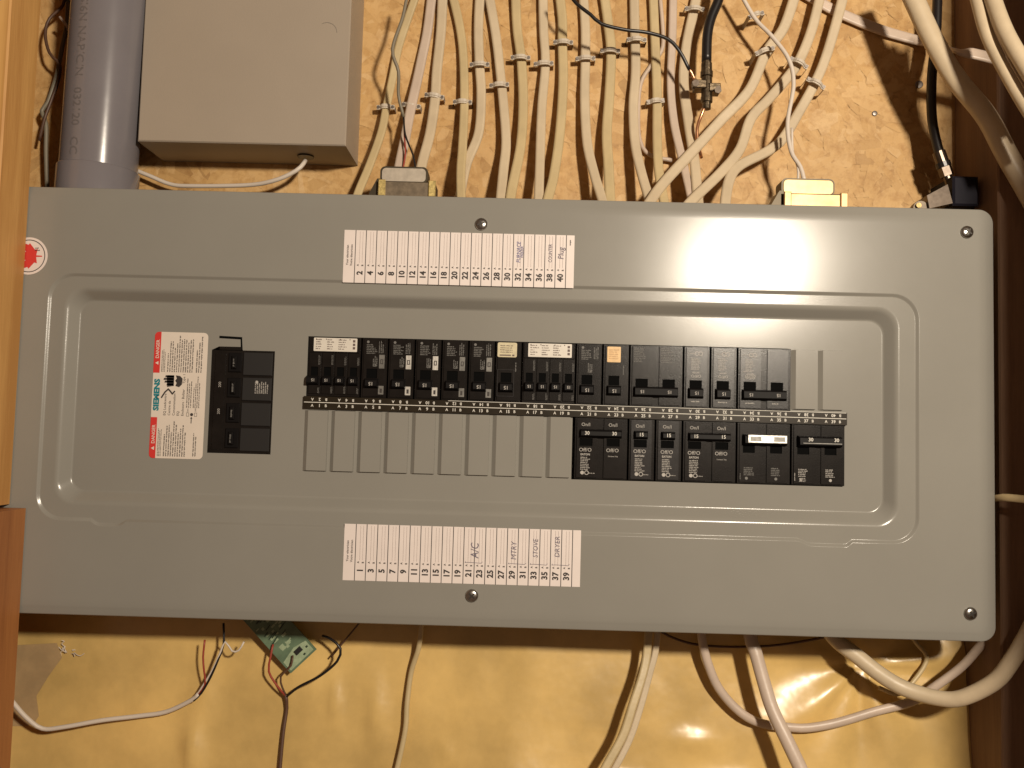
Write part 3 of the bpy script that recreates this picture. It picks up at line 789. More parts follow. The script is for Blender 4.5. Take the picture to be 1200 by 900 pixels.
# ---- directory labels
def directory(x0, y0, w, h, start, ang, notes):
    pr0 = Print(x0 * IN, y0 * IN, ang, -.0002)
    V = [pr0.pt(u, v) for u, v in ((0, 0), (w, 0), (w, h), (0, h))]
    m = MB(); m.put(V + [(v[0], -.0000, v[2]) for v in V], [(0, 1, 2, 3), (4, 7, 6, 5), (0, 4, 5, 1), (1, 5, 6, 2), (2, 6, 7, 3), (3, 7, 4, 0)])
    o = m.build('directory_label', M['paper'], panel, label='paper strip with the even circuit numbers' if start == 2 else 'paper strip with the odd circuit numbers')
    pr = Print(x0 * IN, y0 * IN, ang, -.00045); fa = Print(x0 * IN, y0 * IN, ang, -.00042)
    hd = .43; end = .30; p = (w - hd - end) / 20
    for k in range(21): pr.rect(hd + k * p - .012, 0, hd + k * p + .012, h)
    pr.text('Your electrician', .14, h * .52, .085, ang=90, bold=.005); pr.text('Votre électricien', .29, h * .52, .085, ang=90, bold=.005)
    for k in range(20):
        c = hd + (k + .5) * p
        pr.text(str(start + 2 * k), c - .01, .37, .215, ang=90, bold=.034, sx=.98)
        pr.text('A', c - .085, .66, .075, ang=90, bold=.02); pr.text('B', c + .085, .655, .075, ang=90, bold=.02)
        for q in (-.03, .075): fa.rect(c + q - .006, .74, c + q + .006, h - .05)
    if start == 2: pr.words(h - .38, h - .12, w - .17, .05, vert=True)
    pr.build('printing', M['ink_black'], o); fa.build('ruling', M['ink_faint'], o)
    for (t, col, v, hh, sx, m_) in notes:
        hw = Print(x0 * IN, y0 * IN, ang, -.0006)
        c = hd + ((col - start) / 2 + .5) * p
        hw.text(t, c, v, hh, ang=90, bold=-.003, sx=sx, shear=.15)
        hw.build('handwriting', M['pen_grey'] if m_ else M['pen'], o)
    if start == 1:
        for col in (21, 29, 33, 37):
            c = hd + ((col - start) / 2 + .5) * p; hw = Print(x0 * IN, y0 * IN, ang, -.0006)
            hw.line([(c - .12, .80), (c - .14, .76), (c, .77), (c + .26, .76), (c + p + .05, .75), (c + p + .10, .80)], .014)
            hw.build('pen_bracket', M['pen_grey'], o)
directory(1.28, 4.385, 8.545, 1.97, 2, .0, [('FURNACE', 32, 1.30, .15, .85, 0), ('FREEZER', 32.65, 1.30, .09, .9, 0), ('COUNTER', 38, 1.28, .14, .75, 1), ('Plug', 40, 1.30, .22, .9, 1)])
directory(1.705, -6.50, 8.60, 2.03, 1, .0, [('A/C', 22, 1.20, .30, .8, 1), ('MTRY', 29.2, 1.25, .20, .9, 1), ('STOVE', 33.2, 1.35, .18, .9, 1), ('DRYER', 37.2, 1.42, .18, 1.0, 1)])

# ---- danger label
def warning():
    w, h = 2.00, 4.72; X, Z = -5.775, -2.30
    P = rrect(X * IN, (X + w) * IN, Z * IN, (Z + h) * IN, .16 * IN, 5); m = MB(); prism(m, P, SINK - .0003, SINK)
    o = m.build('warning_label', M['warn_paper'], panel, label='white danger label with red and teal lettering')
    pr = Print(X * IN, Z * IN, 0, SINK - .0004)
    # materials: 0 black, 1 red, 2 teal, 3 white
    r = .15
    pr.shape([(.0 + r * (1 - math.cos(a)), 0 + r * (1 - math.sin(a))) for a in [0, .4, .8, 1.2, 1.57]] + [(.24, 0), (.24, 1.52), (0, 1.52)], 1)
    pr.shape([(0, 3.18), (.24, 3.18), (.24, h), (r, h)] + [(r * (1 - math.cos(a)), h - r * (1 - math.sin(a))) for a in [1.2, .8, .4, 0]], 1)
    for b in (.30, 3.48):
        pr.text('DANGER', .125, b + .25, .125, 3, 90, bold=.015, al='l', lay=2)
        pr.shape([(.18, b + .0), (.18, b + .14), (.06, b + .07)], 3, 2)
    pr.text('SIEMENS', .165, 2.36, .20, 2, 90, bold=.055, sx=1.14)
    # text blocks (lines run upwards)
    def blk(u0, u1, v0, v1, n):
        for i in range(n):
            u = u0 + (u1 - u0) * i / n; pr.words(v0, v1, u, (u1 - u0) / n * .55, vert=True, ragged=.25 if i % 3 else .5)
    blk(.30, .46, .08, 1.15, 3); blk(.52, 1.38, .08, 1.48, 10); blk(1.62, 1.78, .1, .98, 2)
    blk(.30, .46, 3.22, 4.2, 3); blk(.52, 1.52, 3.22, 4.62, 12); blk(1.60, 1.86, 3.22, 4.62, 3)
    blk(1.30, 1.52, 1.90, 3.12, 3); blk(1.55, 1.82, 1.90, 3.12, 4)
    for t, u, v in (('EQ Loadcentre', .50, 1.60), ('Centre de', .67, 1.60), ('Consommation', .84, 1.60), ('EQ', 1.0, 1.60), ('Enclosure · Boîtier', 1.17, 1.60)):
        pr.text(t, u, v, .095, 0, 90, al='l', bold=.004)
    pr.text('Type 1', 1.17, 2.80, .095, 0, 90, al='l')
    pr.frame(1.32, 1.58, 1.42, 1.72, .012); pr.frame(1.62, 1.58, 1.72, 1.72, .012); pr.text('ON', 1.37, 1.80, .06, 0, 90); pr.text('OFF', 1.66, 1.82, .06, 0, 90)
    pr.shape([(1.52 + .06 * math.cos(t), 1.65 + .06 * math.sin(t)) for t in [i * .63 for i in range(10)]]); pr.rect(1.50, 1.32, 1.53, 1.5); pr.shape([(1.47, 1.5), (1.56, 1.5), (1.515, 1.57)])
    # hand and shock mark
    for i, (a, b) in enumerate(((.52, .80), (.44, .80), (.40, .80), (.46, .80))):
        v = 2.72 + i * .10; pr.poly([(a, v), (b, v - .0), (b, v + .075), (a + .02, v + .075)])
    pr.shape([(.55, 2.66), (.80, 2.70), (.80, 3.10), (.55, 3.10), (.52, 3.04)])
    pr.shape([(.86, 2.70), (1.0, 2.66), (1.10, 2.76), (1.12, 2.98), (1.02, 3.08), (.86, 3.10), (.90, 2.98), (.84, 2.9), (.90, 2.82)])
    pr.line([(.36, 2.26), (.48, 2.46), (.60, 2.58), (.68, 2.50), (.76, 2.40), (.84, 2.50)], .055)
    pr.build('print', M['ink_black'], o, mats=[M['red'], M['teal'], M['warn_paper']])
warning()

# ---- round maple leaf sticker, half behind the board
def round_sticker():
    q = at(34, 300, 0); X, Z = q[0], q[2]; R = .0178
    m = MB(); prism(m, [(X + R * math.cos(i * math.pi / 20), Z + R * math.sin(i * math.pi / 20)) for i in range(40)], -.0003, 0)
    o = m.build('round_sticker', M['paper'], panel, label='round white sticker with red maple leaf')
    pr = Print(X, Z, 0, -.0004)
    rr = .60; P = [(rr * math.cos(i * math.pi / 24), rr * math.sin(i * math.pi / 24)) for i in range(49)]
    pr.line(P, .03, 0)
    half = [(0, .5), (.09, .33), (.20, .38), (.15, .10), (.28, .23), (.32, .15), (.47, .18), (.42, .03), (.48, -.02), (.24, -.22), (.27, -.32), (.03, -.28), (.02, -.5)]
    L = half + [(-x, y) for x, y in reversed(half[1:])]
    a = math.radians(90); L = [(x * math.cos(a) - y * math.sin(a), x * math.sin(a) + y * math.cos(a)) for x, y in L]
    pr.shape(L, 1); pr.words(.22, .4, .28, .05, 0, lay=2); pr.words(.22, .45, .2, .05, 0, lay=2)
    pr.build('print', M['ink_black'], o, mats=[M['red']])
round_sticker()

# ------------------------------------------------------------------ beige box
def grey_box():
    a = at(161, 164, .040); b = at(405, 172, .040); x0, x1, z0 = a[0], b[0], (a[2] + b[2]) / 2
    m = MB(); m.box(x0, x1, z0, .60, .040, WALL - .001, .0012)
    t = thing('junction_box', (x0, WALL, z0), 'beige sheet metal box mounted on the strand board above the panel', 'metal box')
    m.build('case', M['beige'], t)
    q = at(383, 38, .040); pr = Print(q[0], q[2], 0, .0398); P = [(.40 * math.cos(i * .2618), .40 * math.sin(i * .2618)) for i in range(25)]
    pr.line(P[:9] + [], .012); pr.build('knockout', M['steel_dark'], t)
    # grommet hole in the underside
    q = at(358, 189, .075)
    m = MB(); m.cyl((q[0], .075, z0 + .002), .0085, (0, 0, -1), .0035, 20); m.build('grommet', M['wire_black'], t)
    return q[0], z0
gx, gz = grey_box()

# ------------------------------------------------------------------ conduit
def pipe():
    t = thing('conduit_pipe', at(111, 230, .05), 'fat grey plastic conduit standing on the panel at its left end', 'conduit')
    a = Vector(at(113, 235, .054)); b = Vector(at(135, -60, .044)); ax = (b - a).normalized()
    u = Vector((0, -1, 0)); u = (u - ax * u.dot(ax)).normalized(); w = ax.cross(u)
    def lathe(name, prof, mtt, n=56, lab=None):
        V = []; F = []
        for (h, r) in prof:
            for k in range(n):
                q = 2 * math.pi * k / n; V.append(tuple(a + ax * h + u * (r * math.cos(q)) + w * (r * math.sin(q))))
        for i in range(len(prof) - 1):
            for k in range(n): F.append((i * n + k, i * n + (k + 1) % n, (i + 1) * n + (k + 1) % n, (i + 1) * n + k))
        m = MB(); m.put(V, F); return m.build(name, mtt, t, smooth=True)
    R = .0365
    lathe('tube', [(-.03, R), (.02, R), (.1, R), (.2, R), (.34, R)], M['pvc'])
    lathe('collar', [(-.03, R + .002), (.030, R + .002), (.0312, R + .0012), (.0315, R)], M['pvc'])
    lathe('coupling', [(.209, R + .0004), (.2095, R + .0030), (.2105, R + .0038), (.25, R + .0038), (.34, R + .0038)], M['pvc'])
    # printed marking, wrapped on the tube
    s = "JCSI6N NAP/C/N   032120   CC"; V, F, x0, x1, y0, y1 = glyphs(s, .008)
    L = .168; f = L / (x1 - x0); VV = []
    th0 = .22
    for (x, y) in V:
        h = .205 - (x - x0) * f; arc = (y - .35) * f * 1.0; th = th0 - arc / R
        # angle measured so that positive th is to the left seen from the front
        side = -1
        q = th * side
        VV.append(tuple(a + ax * h + u * ((R + .00015) * math.cos(q)) + (w if w.x > 0 else -w) * ((R + .00015) * math.sin(q))))
    add('marking', VV, [tuple(g) for g in F], M['ink_pipe'], t)
M['ink_pipe'] = mat('faded_print', (.13, .12, .125), rough=.5)
pipe()

# ------------------------------------------------------------------ cables
def P3(L): return [at(*p) for p in L]
def wpx(w, d): return w * (CAMD + d) / FPX / 2
seedc = [0]
def cable(pts, w, m, label, flat=True, d0=.090, d1=.066, name='cable', cat='cable', group=None, rb=None, wob=.06, parent=None, d=None):
    """pts in photo pixels; depth goes from d0 at the first to d1 at the last unless given"""
    n = len(pts); L = []
    for i, p in enumerate(pts):
        if len(p) == 3:
            dd = p[2]
            if p[1] > 745:
                z = at(p[0], p[1], dd)[2]; dd = min(dd, WALL - .0125 - .15 * max(0, min(.26, -.19 - z)) - wpx(w, .07))
            L.append(at(p[0], p[1], dd))
        else:
            s = i / (n - 1); s = s ** 3 if d1 < d0 else s
            L.append(at(p[0], p[1], d0 + (d1 - d0) * s))
    seedc[0] += 1
    dm = (L[0][1] + L[-1][1]) / 2
    V, F = sweep(L, wpx(w, dm), rb=rb, flat=flat, wob=wob, seed=seedc[0])
    mb = MB(); mb.V = V; mb.F = F; mb.M = [0] * len(F)
    return mb.build(name, M[m], parent, smooth=True, label=label, cat=None if parent else cat, group=group)
G1 = 'house wiring cables running down into the top of the panel'
TOP = [
 ([(490, -12), (478, 22), (467, 56), (460, 92), (453, 125), (447, 155), (433, 194), (419, 228), (410, 260)], 10, 'sheath_yellow', 'narrow yellowish cable, leftmost of those entering the panel top, right of the beige box'),
 ([(507, -12), (501, 36), (494, 70), (489, 94), (482, 125), (475, 161), (467, 200), (464, 230)], 12, 'sheath_pink', 'pinkish cable dropping into the left metal clamp, second from the left'),
 ([(519, -12), (517, 36), (512, 83), (510, 113), (504, 156), (494, 195), (488, 235)], 12.5, 'sheath', 'cream cable meeting the right side of the left metal clamp'),
 ([(529, -12), (539, 33), (543, 69), (544, 119), (542, 172), (540, 205), (541, 260)], 11, 'sheath_yellow', 'straight cable right of the left clamp with a gap to its left'),
 ([(563, -12), (561, 33), (562, 75), (564, 111), (561, 156), (547, 192), (539, 231), (536, 260)], 12, 'sheath', 'cable that bends left at its foot to touch the straight cable beside it'),
 ([(572, -12), (581, 42), (586, 83), (590, 122), (593, 167), (590, 200), (587, 232), (585, 260)], 12, 'sheath', 'cable starting beside its left neighbour at the top, sixth from the left'),
 ([(604, -12), (606, 33), (611, 72), (613, 122), (610, 172), (600, 222), (594, 260)], 12, 'sheath_yellow', 'cable bowing right then leaning left at its foot, seventh from the left'),
 ([(636, -12), (637, 36), (639, 75), (635, 125), (633, 180), (631, 233), (630, 260)], 11.5, 'sheath', 'nearly straight cable, eighth from the left, under the loop of thin black wire'),
 ([(655, -12), (659, 25), (659, 50), (660, 97), (656, 156), (649, 205), (642, 233), (636, 260)], 12, 'sheath_yellow', 'cable leaning left at its foot beside the nearly straight one, ninth from the left'),
 ([(683, -12), (686, 33), (686, 70), (685, 117), (688, 167), (697, 206), (706, 235), (712, 260)], 12, 'sheath', 'cable with its foot swept right, where the thin black wire crosses first'),
 ([(707, -12), (713, 31), (716, 61), (714, 111), (711, 156), (713, 194), (715, 235), (716, 260)], 12.5, 'sheath_yellow', 'cable right of the one swept to the right, crossed by black wire near the top'),
 ([(743, -12), (744, 33), (745, 83), (742, 125), (744, 167), (751, 200), (760, 231), (768, 260)], 12, 'sheath', 'cable whose foot meets the lowest diagonal cable from its left'),
 ([(765, -12), (767, 33), (769, 83), (770, 119), (770, 161), (772, 200), (778, 236), (782, 260)], 11.5, 'sheath_yellow', 'cable with the low staple, passing under the first diagonal cable'),
 ([(789, -12), (788, 42), (786, 97), (790, 144), (800, 189), (811, 236), (815, 260)], 10, 'sheath_pink', 'slim pinkish cable left of the bronze ground clamp'),
 ([(818, -12), (812, 17), (804, 56), (801, 97), (807, 144), (814, 189), (818, 236), (820, 260)], 12.5, 'sheath', 'cream cable passing just left of the bronze ground clamp'),
 ([(934, -12), (918, 33), (898, 61), (878, 106), (844, 142), (811, 178), (778, 214), (762, 236), (745, 265)], 13, 'sheath', 'long diagonal cable sweeping down left under the bronze ground clamp'),
 ([(963, -12), (951, 36), (936, 72), (921, 93), (900, 117), (880, 139), (867, 175), (844, 203), (812, 234), (790, 260)], 12.5, 'sheath', 'middle one of the three diagonal cables, with a bend above its foot'),
 ([(990, -12), (979, 30), (967, 69), (954, 99), (936, 132), (918, 162), (900, 177), (867, 194), (855, 210), (850, 236), (849, 262)], 12.5, 'sheath', 'rightmost diagonal cable that turns straight down at its foot'),
]
for i, (p, w, m, lab) in enumerate(TOP):
    cable(p, w, m, lab, d0=.0985 if i < 15 else .088, d1=.045 if i < 15 else .034, group=G1, rb=.55)
# the cable crossing behind at the right
cable([(925, -18, .099), (966, 6, .099), (990, 18, .099), (1035, 36, .099), (1080, 49, .096), (1104, 56, .060), (1128, 61, .018), (1150, 65, .012), (1225, 85, .010)], 13, 'sheath_pink', 'flat pinkish cable running sideways behind the others at the upper right', rb=.4)
GT = 'thick cables hanging at the upper right'
cable([(1060, -25, .030), (1071, 0, .028), (1092, 45, .024), (1119, 90, .018), (1155, 135, .010), (1179, 180, .004), (1203, 222, .002), (1225, 262, .0)], 24.5, 'sheath', 'thickest cream cable slanting from the top down to the right edge', flat=False, rb=.85, group=GT)
cable([(1138, -25, -.03), (1145, 0, -.03), (1155, 36, -.035), (1170, 69, -.04), (1200, 122, -.05), (1225, 160, -.06)], 15, 'sheath', 'left one of the two thick cables in the upper right corner', flat=False, group=GT)
cable([(1158, -25, -.04), (1164, 0, -.04), (1179, 39, -.05), (1203, 80, -.06), (1230, 120, -.07)], 19, 'sheath', 'right one of the two thick cables in the upper right corner', flat=False, group=GT)
cable([(1150, -20, -.02), (1158, 10, -.025), (1166, 30, -.03), (1176, 52, -.035), (1190, 80, -.04), (1225, 140, -.05)], 6, 'sheath_pink', 'slim pinkish cable squeezed between the two thick ones in the upper right corner', flat=False)
cable([(1099, -20, .07), (1097, 40, .07), (1092, 90, .07), (1092, 135, .07), (1097, 165, .068), (1103, 186, .066)], 11, 'wire_black', 'black coaxial cable hanging down to the metal fitting at the right', flat=False, rb=1)
cable([(846, -20, .07), (842, 0, .07), (833, 22, .07), (829, 42, .07), (828, 72, .07)], 12, 'wire_black', 'thick black cable held by the bronze ground clamp', flat=False)
cable([(664, -14, .045), (672, 0, .045), (680, 8, .045), (692, 17, .045), (705, 28, .046), (733, 35, .048), (758, 38, .05), (783, 46, .055), (797, 61, .06), (808, 82, .064)], 4.2, 'wire_black', 'thin black wire draped across the cables to the bronze ground clamp', flat=False, name='wire', cat='wire')
cable([(807, 80, .064), (811, 86, .065), (815, 96, .067)], 3, 'copper', 'bare copper end of the thin black wire at the ground clamp', flat=False, name='wire', cat='wire')
cable([(827, 122, .07), (822, 135, .07), (817, 150, .075), (818, 168, .08), (822, 185, .09)], 4, 'copper', 'bare copper wire leaving the bronze ground clamp downwards', flat=False, name='wire', cat='wire')
cable([(773, -10, .101), (777, 40, .101), (775, 60, .101), (762, 78, .101), (751, 98, .101), (748, 130, .101), (750, 165, .1), (762, 182, .099), (788, 188, .098)], 5, 'sheath_pink', 'thin tan wire looping behind the cables left of the ground clamp', flat=False, name='wire', cat='wire')
# thin control wires
cable([(478, -10, .05), (472, 20, .05), (460, 58, .048), (467, 84, .052), (467, 111, .06), (473, 137, .066)], 4, 'wire_grey', 'thin grey two-core wire hanging over the leftmost cables', flat=False, name='wire', cat='wire')
cable([(473, 136, .066), (474, 160, .066), (475, 180, .064), (471, 204, .06)], 2.0, 'wire_red', 'hair-thin red strand reaching the left metal clamp', flat=False, name='wire', cat='wire', wob=0)
cable([(473, 136, .066), (475, 158, .064), (484, 182, .062), (488, 204, .06)], 2.2, 'wire_black', 'hair-thin black strand reaching the left metal clamp', flat=False, name='wire', cat='wire', wob=0)
cable([(865, -12, .07), (885, 22, .07), (904, 42, .065), (924, 69, .06), (930, 99, .058), (923, 144, .055), (927, 177, .05), (938, 196, .045), (943, 214, .042)], 5, 'wire_white', 'thin white bell wire hanging in front of the diagonal cables to the right clamp', flat=False, name='wire', cat='wire')
cable([(928, 150, .0555), (929, 178, .052), (935, 196, .047), (935, 214, .042)], 3, 'wire_white', 'short second strand of white bell wire beside the right clamp', flat=False, name='wire', cat='wire')
# thin white wire from the box
q = at(352, 197, .08)
cable([(358, 188, .075), (352, 196, .07), (340, 204, .07), (320, 212, .072), (290, 217, .078), (225, 218, .085), (200, 216, .088), (175, 206, .088), (150, 196, .09), (120, 185, .095)], 5, 'wire_white', 'thin white wire from the underside of the beige box running left behind the conduit', flat=False, name='wire', cat='wire')
cable([(159, 190, .09), (159, 205, .09), (158, 235, .085)], 5, 'wire_grey', 'short grey wire end standing beside the conduit', flat=False, name='wire', cat='wire')
# dark wires by the left board
cable([(76, -10, .08), (74, 6, .08), (58, 22, .08), (53, 40, .078), (58, 62, .075), (70, 76, .075), (68, 95, .078), (60, 118, .08), (52, 140, .08), (46, 165, .085)], 3.6, 'wire_brown', 'dark brown wire curling between the pine board and the conduit', flat=False, name='wire', cat='wire')
cable([(80, -10, .085), (78, 30, .085), (72, 60, .085), (66, 90, .085), (56, 120, .085), (49, 130, .085), (54, 146, .085), (54, 180, .085), (56, 235, .085)], 5, 'wire_grey', 'grey wire dropping straight beside the conduit to the panel', flat=False, name='wire', cat='wire')
cable([(70, 20, .07), (78, 30, .07), (88, 50, .07), (96, 60, .08)], 3.5, 'sheath_pink', 'short pale wire crossing behind the top of the conduit', flat=False, name='wire', cat='wire')

# below the panel
GB = 'cables leaving the bottom of the panel'
cable([(762, 700, .068), (759, 756, .065), (754, 787, .06), (742, 825, .052), (730, 862, .045), (708, 902, .036), (690, 940, .03)], 10, 'sheath_yellow', 'left cable of the pair hanging side by side below the panel', group=GB, rb=.6)
cable([(772, 700, .072), (769, 756, .07), (762, 787, .065), (750, 830, .058), (737, 868, .052), (718, 905, .045), (700, 940, .04)], 8, 'sheath', 'right slimmer cable of the pair hanging side by side below the panel', group=GB, rb=.6)
cable([(821, 700, .07), (823, 750, .072), (835, 792, .072), (850, 817, .072), (872, 838, .07), (894, 848, .074), (923, 852, .078), (946, 853, .078), (981, 847, .078), (1025, 834, .076), (1069, 822, .072), (1098, 803, .065), (1127, 781, .06), (1146, 760, .055), (1168, 735, .05), (1187, 703, .045), (1210, 655, .04)], 10.5, 'sheath_pink', 'pinkish cable looping under the panel from the middle to the right edge', flat=False, rb=.8, group=GB)
cable([(876, 700, .066), (879, 745, .064), (885, 764, .06), (894, 796, .054), (905, 831, .046), (923, 869, .036), (940, 905, .028), (958, 945, .02)], 16, 'sheath_pink', 'thick pinkish cable hanging in front of the loop below the panel', flat=False, rb=.8, group=GB)
cable([(955, 715, .065), (978, 748, .062), (1002, 767, .058), (1031, 790, .052), (1060, 807, .046), (1098, 818, .034), (1127, 818, .024), (1165, 799, .010), (1185, 775, .004), (1203, 745, .001), (1225, 700, -.002)], 18.5, 'sheath', 'thickest cream cable curving like a bowl at the lower right corner', flat=False, rb=.85, group=GB)
cable([(1060, 735, .08), (1075, 755, .08), (1086, 770, .082), (1077, 790, .086), (1054, 813, .09), (1030, 806, .092)], 5, 'sheath_yellow', 'small tan loop behind the bowl shaped cable', flat=False, name='wire', cat='wire')  # thin tan loop put in for a small dark curl
cable([(755, 728, .085), (790, 748, .085), (830, 757, .085), (900, 757, .085), (960, 748, .085), (990, 738, .085)], 3, 'wire_brown', 'thin dark wire sagging just below the panel edge', flat=False, name='wire', cat='wire')
cable([(495, 720, .07), (491, 757, .075), (482, 787, .08), (477, 825, .085), (475, 855, .086), (465, 902, .086), (455, 940, .086)], 6, 'sheath_yellow', 'single slim tan cable hanging below the middle of the panel', flat=False, rb=.7)
cable([(-10, 790, .04), (15, 823, .05), (32, 842, .055), (50, 854, .06), (75, 852, .062), (120, 844, .066), (162, 839, .07), (195, 834, .07), (225, 820, .066), (233, 813, .064)], 5.2, 'wire_white', 'white multicore wire sagging across the sheet at the lower left', flat=False, name='wire', cat='wire')
cable([(229, 817, .065), (240, 800, .062), (250, 783, .06), (258, 765, .06), (264, 752, .06), (272, 763, .06), (280, 762, .06), (286, 752, .06)], 2.2, 'wire_white', 'white strand curling up under the panel edge at lower left', flat=False, name='wire', cat='wire', wob=0)
cable([(227, 821, .065), (236, 812, .063), (247, 793, .06), (256, 772, .06), (262, 755, .062), (262, 730, .065)], 2.6, 'wire_black', 'black strand rising beside the white one to the panel', flat=False, name='wire', cat='wire', wob=0)
cable([(228, 819, .065), (240, 803, .062), (239, 785, .06), (238, 770, .06), (240, 750, .06)], 2.2, 'wire_red', 'red strand standing upright left of the black one', flat=False, name='wire', cat='wire', wob=0)
# circuit board and its leads
def board_pcb():
    d = .070
    tip = Vector(at(341, 789, d)); rt = Vector(at(371, 761, d)); u = (rt - tip); wv = u.length; u.normalize(); v = Vector((-u.z, 0, u.x)); v = v if v.z > 0 else -v
    L = .085; t = thing('circuit_board', tip, 'small green circuit board hanging by its wires below the panel', 'circuit board')
    def Q(a, b): p = tip + u * a + v * b; return (p.x, p.z)
    m = MB(); prism(m, [Q(0, 0), Q(wv, 0), Q(wv, L), Q(0, L)], d - .0008, d + .0008); m.build('board', M['pcb'], t)
    m = MB()
    prism(m, [Q(.002, .002), Q(wv - .002, .002), Q(wv - .002, .014), Q(wv * .55, .017), Q(.002, .013)], d - .00105, d - .00082)
    rr = random.Random(3)
    for i in range(34):
        a, b = rr.uniform(.002, wv - .010), rr.uniform(.020, .075); s1, s2 = rr.uniform(.001, .006), rr.uniform(.0008, .004); prism(m, [Q(a, b), Q(a + s1, b), Q(a + s1, b + s2), Q(a, b + s2)], d - .00105 - .00001 * i, d - .00082)
    m.build('solder_pads', M['solder'], t, kind='stuff')
    m = MB()
    for i in range(16):
        a, b = rr.uniform(.002, wv - .01), rr.uniform(.015, .07); s1 = rr.uniform(.004, .012); prism(m, [Q(a, b), Q(a + s1, b + s1 * .2), Q(a + s1, b + s1 * .2 + .0009), Q(a, b + .0009)], d - .0016 - .00001 * i, d - .00115 - .00001 * i)
    for a, b in ((.006, .006), (.022, .004), (wv - .006, .008), (wv * .5, .010)): prism(m, [Q(a, b), Q(a + .0022, b), Q(a + .0022, b + .0018), Q(a, b + .0018)], d - .0016, d - .00115)
    m.build('traces', M['trace'], t, kind='stuff')
    m = MB(); prism(m, [Q(wv * .5, .009), Q(wv * .72, .009), Q(wv * .72, .014), Q(wv * .5, .014)], d - .003, d - .0011); m.build('chip', M['chip'], t)
board_pcb()
cable([(320, 755, .066), (317, 770, .064), (315, 787, .064), (325, 804, .066), (335, 816, .07)], 2.4, 'wire_red', 'red lead looping left of the green circuit board', flat=False, name='wire', cat='wire', wob=0)
cable([(336, 816, .07), (350, 805, .064), (375, 792, .06), (395, 775, .06), (399, 760, .06), (388, 749, .062), (378, 745, .066)], 3.0, 'wire_black', 'black lead looping right of the green circuit board', flat=False, name='wire', cat='wire', wob=0)
cable([(343, 768, .066), (341, 780, .064), (329, 793, .066), (331, 806, .068), (336, 816, .07)], 2.2, 'wire_brown', 'brown lead under the tip of the green circuit board', flat=False, name='wire', cat='wire', wob=0)
cable([(335, 814, .07), (336, 830, .078), (332, 858, .084), (328, 902, .088), (326, 940, .09)], 4.2, 'wire_brown', 'brown cable hanging down from the joined leads of the circuit board', flat=False, name='wire', cat='wire')
cable([(388, 770, .075), (403, 752, .075), (417, 735, .075), (428, 722, .075)], 2, 'wire_brown', 'thin dark wire slanting up to the panel right of the circuit board', flat=False, name='wire', cat='wire', wob=0)
cable([(1155, 584, .02), (1166, 584, .006), (1176, 583, -.004), (1190, 584, -.01), (1220, 587, -.02)], 9, 'sheath_yellow', 'short stretch of cream cable showing right of the panel edge', flat=False, rb=.6)

# ------------------------------------------------------------------ staples
def staple(px, py, ang, w, lab, d=.088):
    q = at(px, py, d); root = thing('cable_staple', q, lab, 'cable staple', 'white plastic staples holding the cables')
    a = math.radians(ang); c, s = math.cos(a), math.sin(a)
    def T(u, v, dd): return (q[0] + u * c - v * s, d + dd, q[2] + u * s + v * c)
    hw = w / 2; V = []; F = []
    prof = [(-hw - .0045, .0120 if d > .085 else .022), (-hw - .0045, -.001), (-hw - .001, -.0012), (-hw * .7, -.0042), (-hw * .3, -.0050), (hw * .3, -.0050), (hw * .7, -.0042), (hw + .001, -.0012), (hw + .0045, -.001), (hw + .0045, .0120 if d > .085 else .022)]
    for (u, dd) in prof:
        for v in (-.0024, .0024): V.append(T(u, v, dd)); V.append(T(u, v, dd + .0015))
    n = len(prof)
    for i in range(n - 1):
        b = i * 4
        F += [(b, b + 2, b + 6, b + 4), (b + 1, b + 5, b + 7, b + 3), (b, b + 4, b + 5, b + 1), (b + 2, b + 3, b + 7, b + 6)]
    F += [(0, 1, 3, 2), ((n - 1) * 4, (n - 1) * 4 + 2, (n - 1) * 4 + 3, (n - 1) * 4 + 1)]
    m = MB(); m.put(V, F); m.build('strap', M['clip'], root)
    V = []; m = MB()
    for v in (-.0008,):
        P = [(u, dd) for u, dd in prof[2:8]]
        VV = []
        for (u, dd) in P: VV += [T(u, v, dd - .0009), T(u, v + .0016, dd - .0009), T(u, v, dd + .0002), T(u, v + .0016, dd + .0002)]
        FF = []
        for i in range(len(P) - 1):
            b = i * 4; FF += [(b, b + 1, b + 5, b + 4), (b, b + 4, b + 6, b + 2), (b + 1, b + 3, b + 7, b + 5)]
        FF += [(0, 2, 3, 1), (len(P) * 4 - 4, len(P) * 4 - 3, len(P) * 4 - 1, len(P) * 4 - 2)]
        m.put(VV, FF)
    m.build('rib', M['clip'], root)
    for sg in (-1, 1):
        m = MB(); m.cyl(T(sg * (hw + .0025), 0, -.001), .0017, (0, -1, 0), .0012, 10); m.build('nail', M['nail'], root)
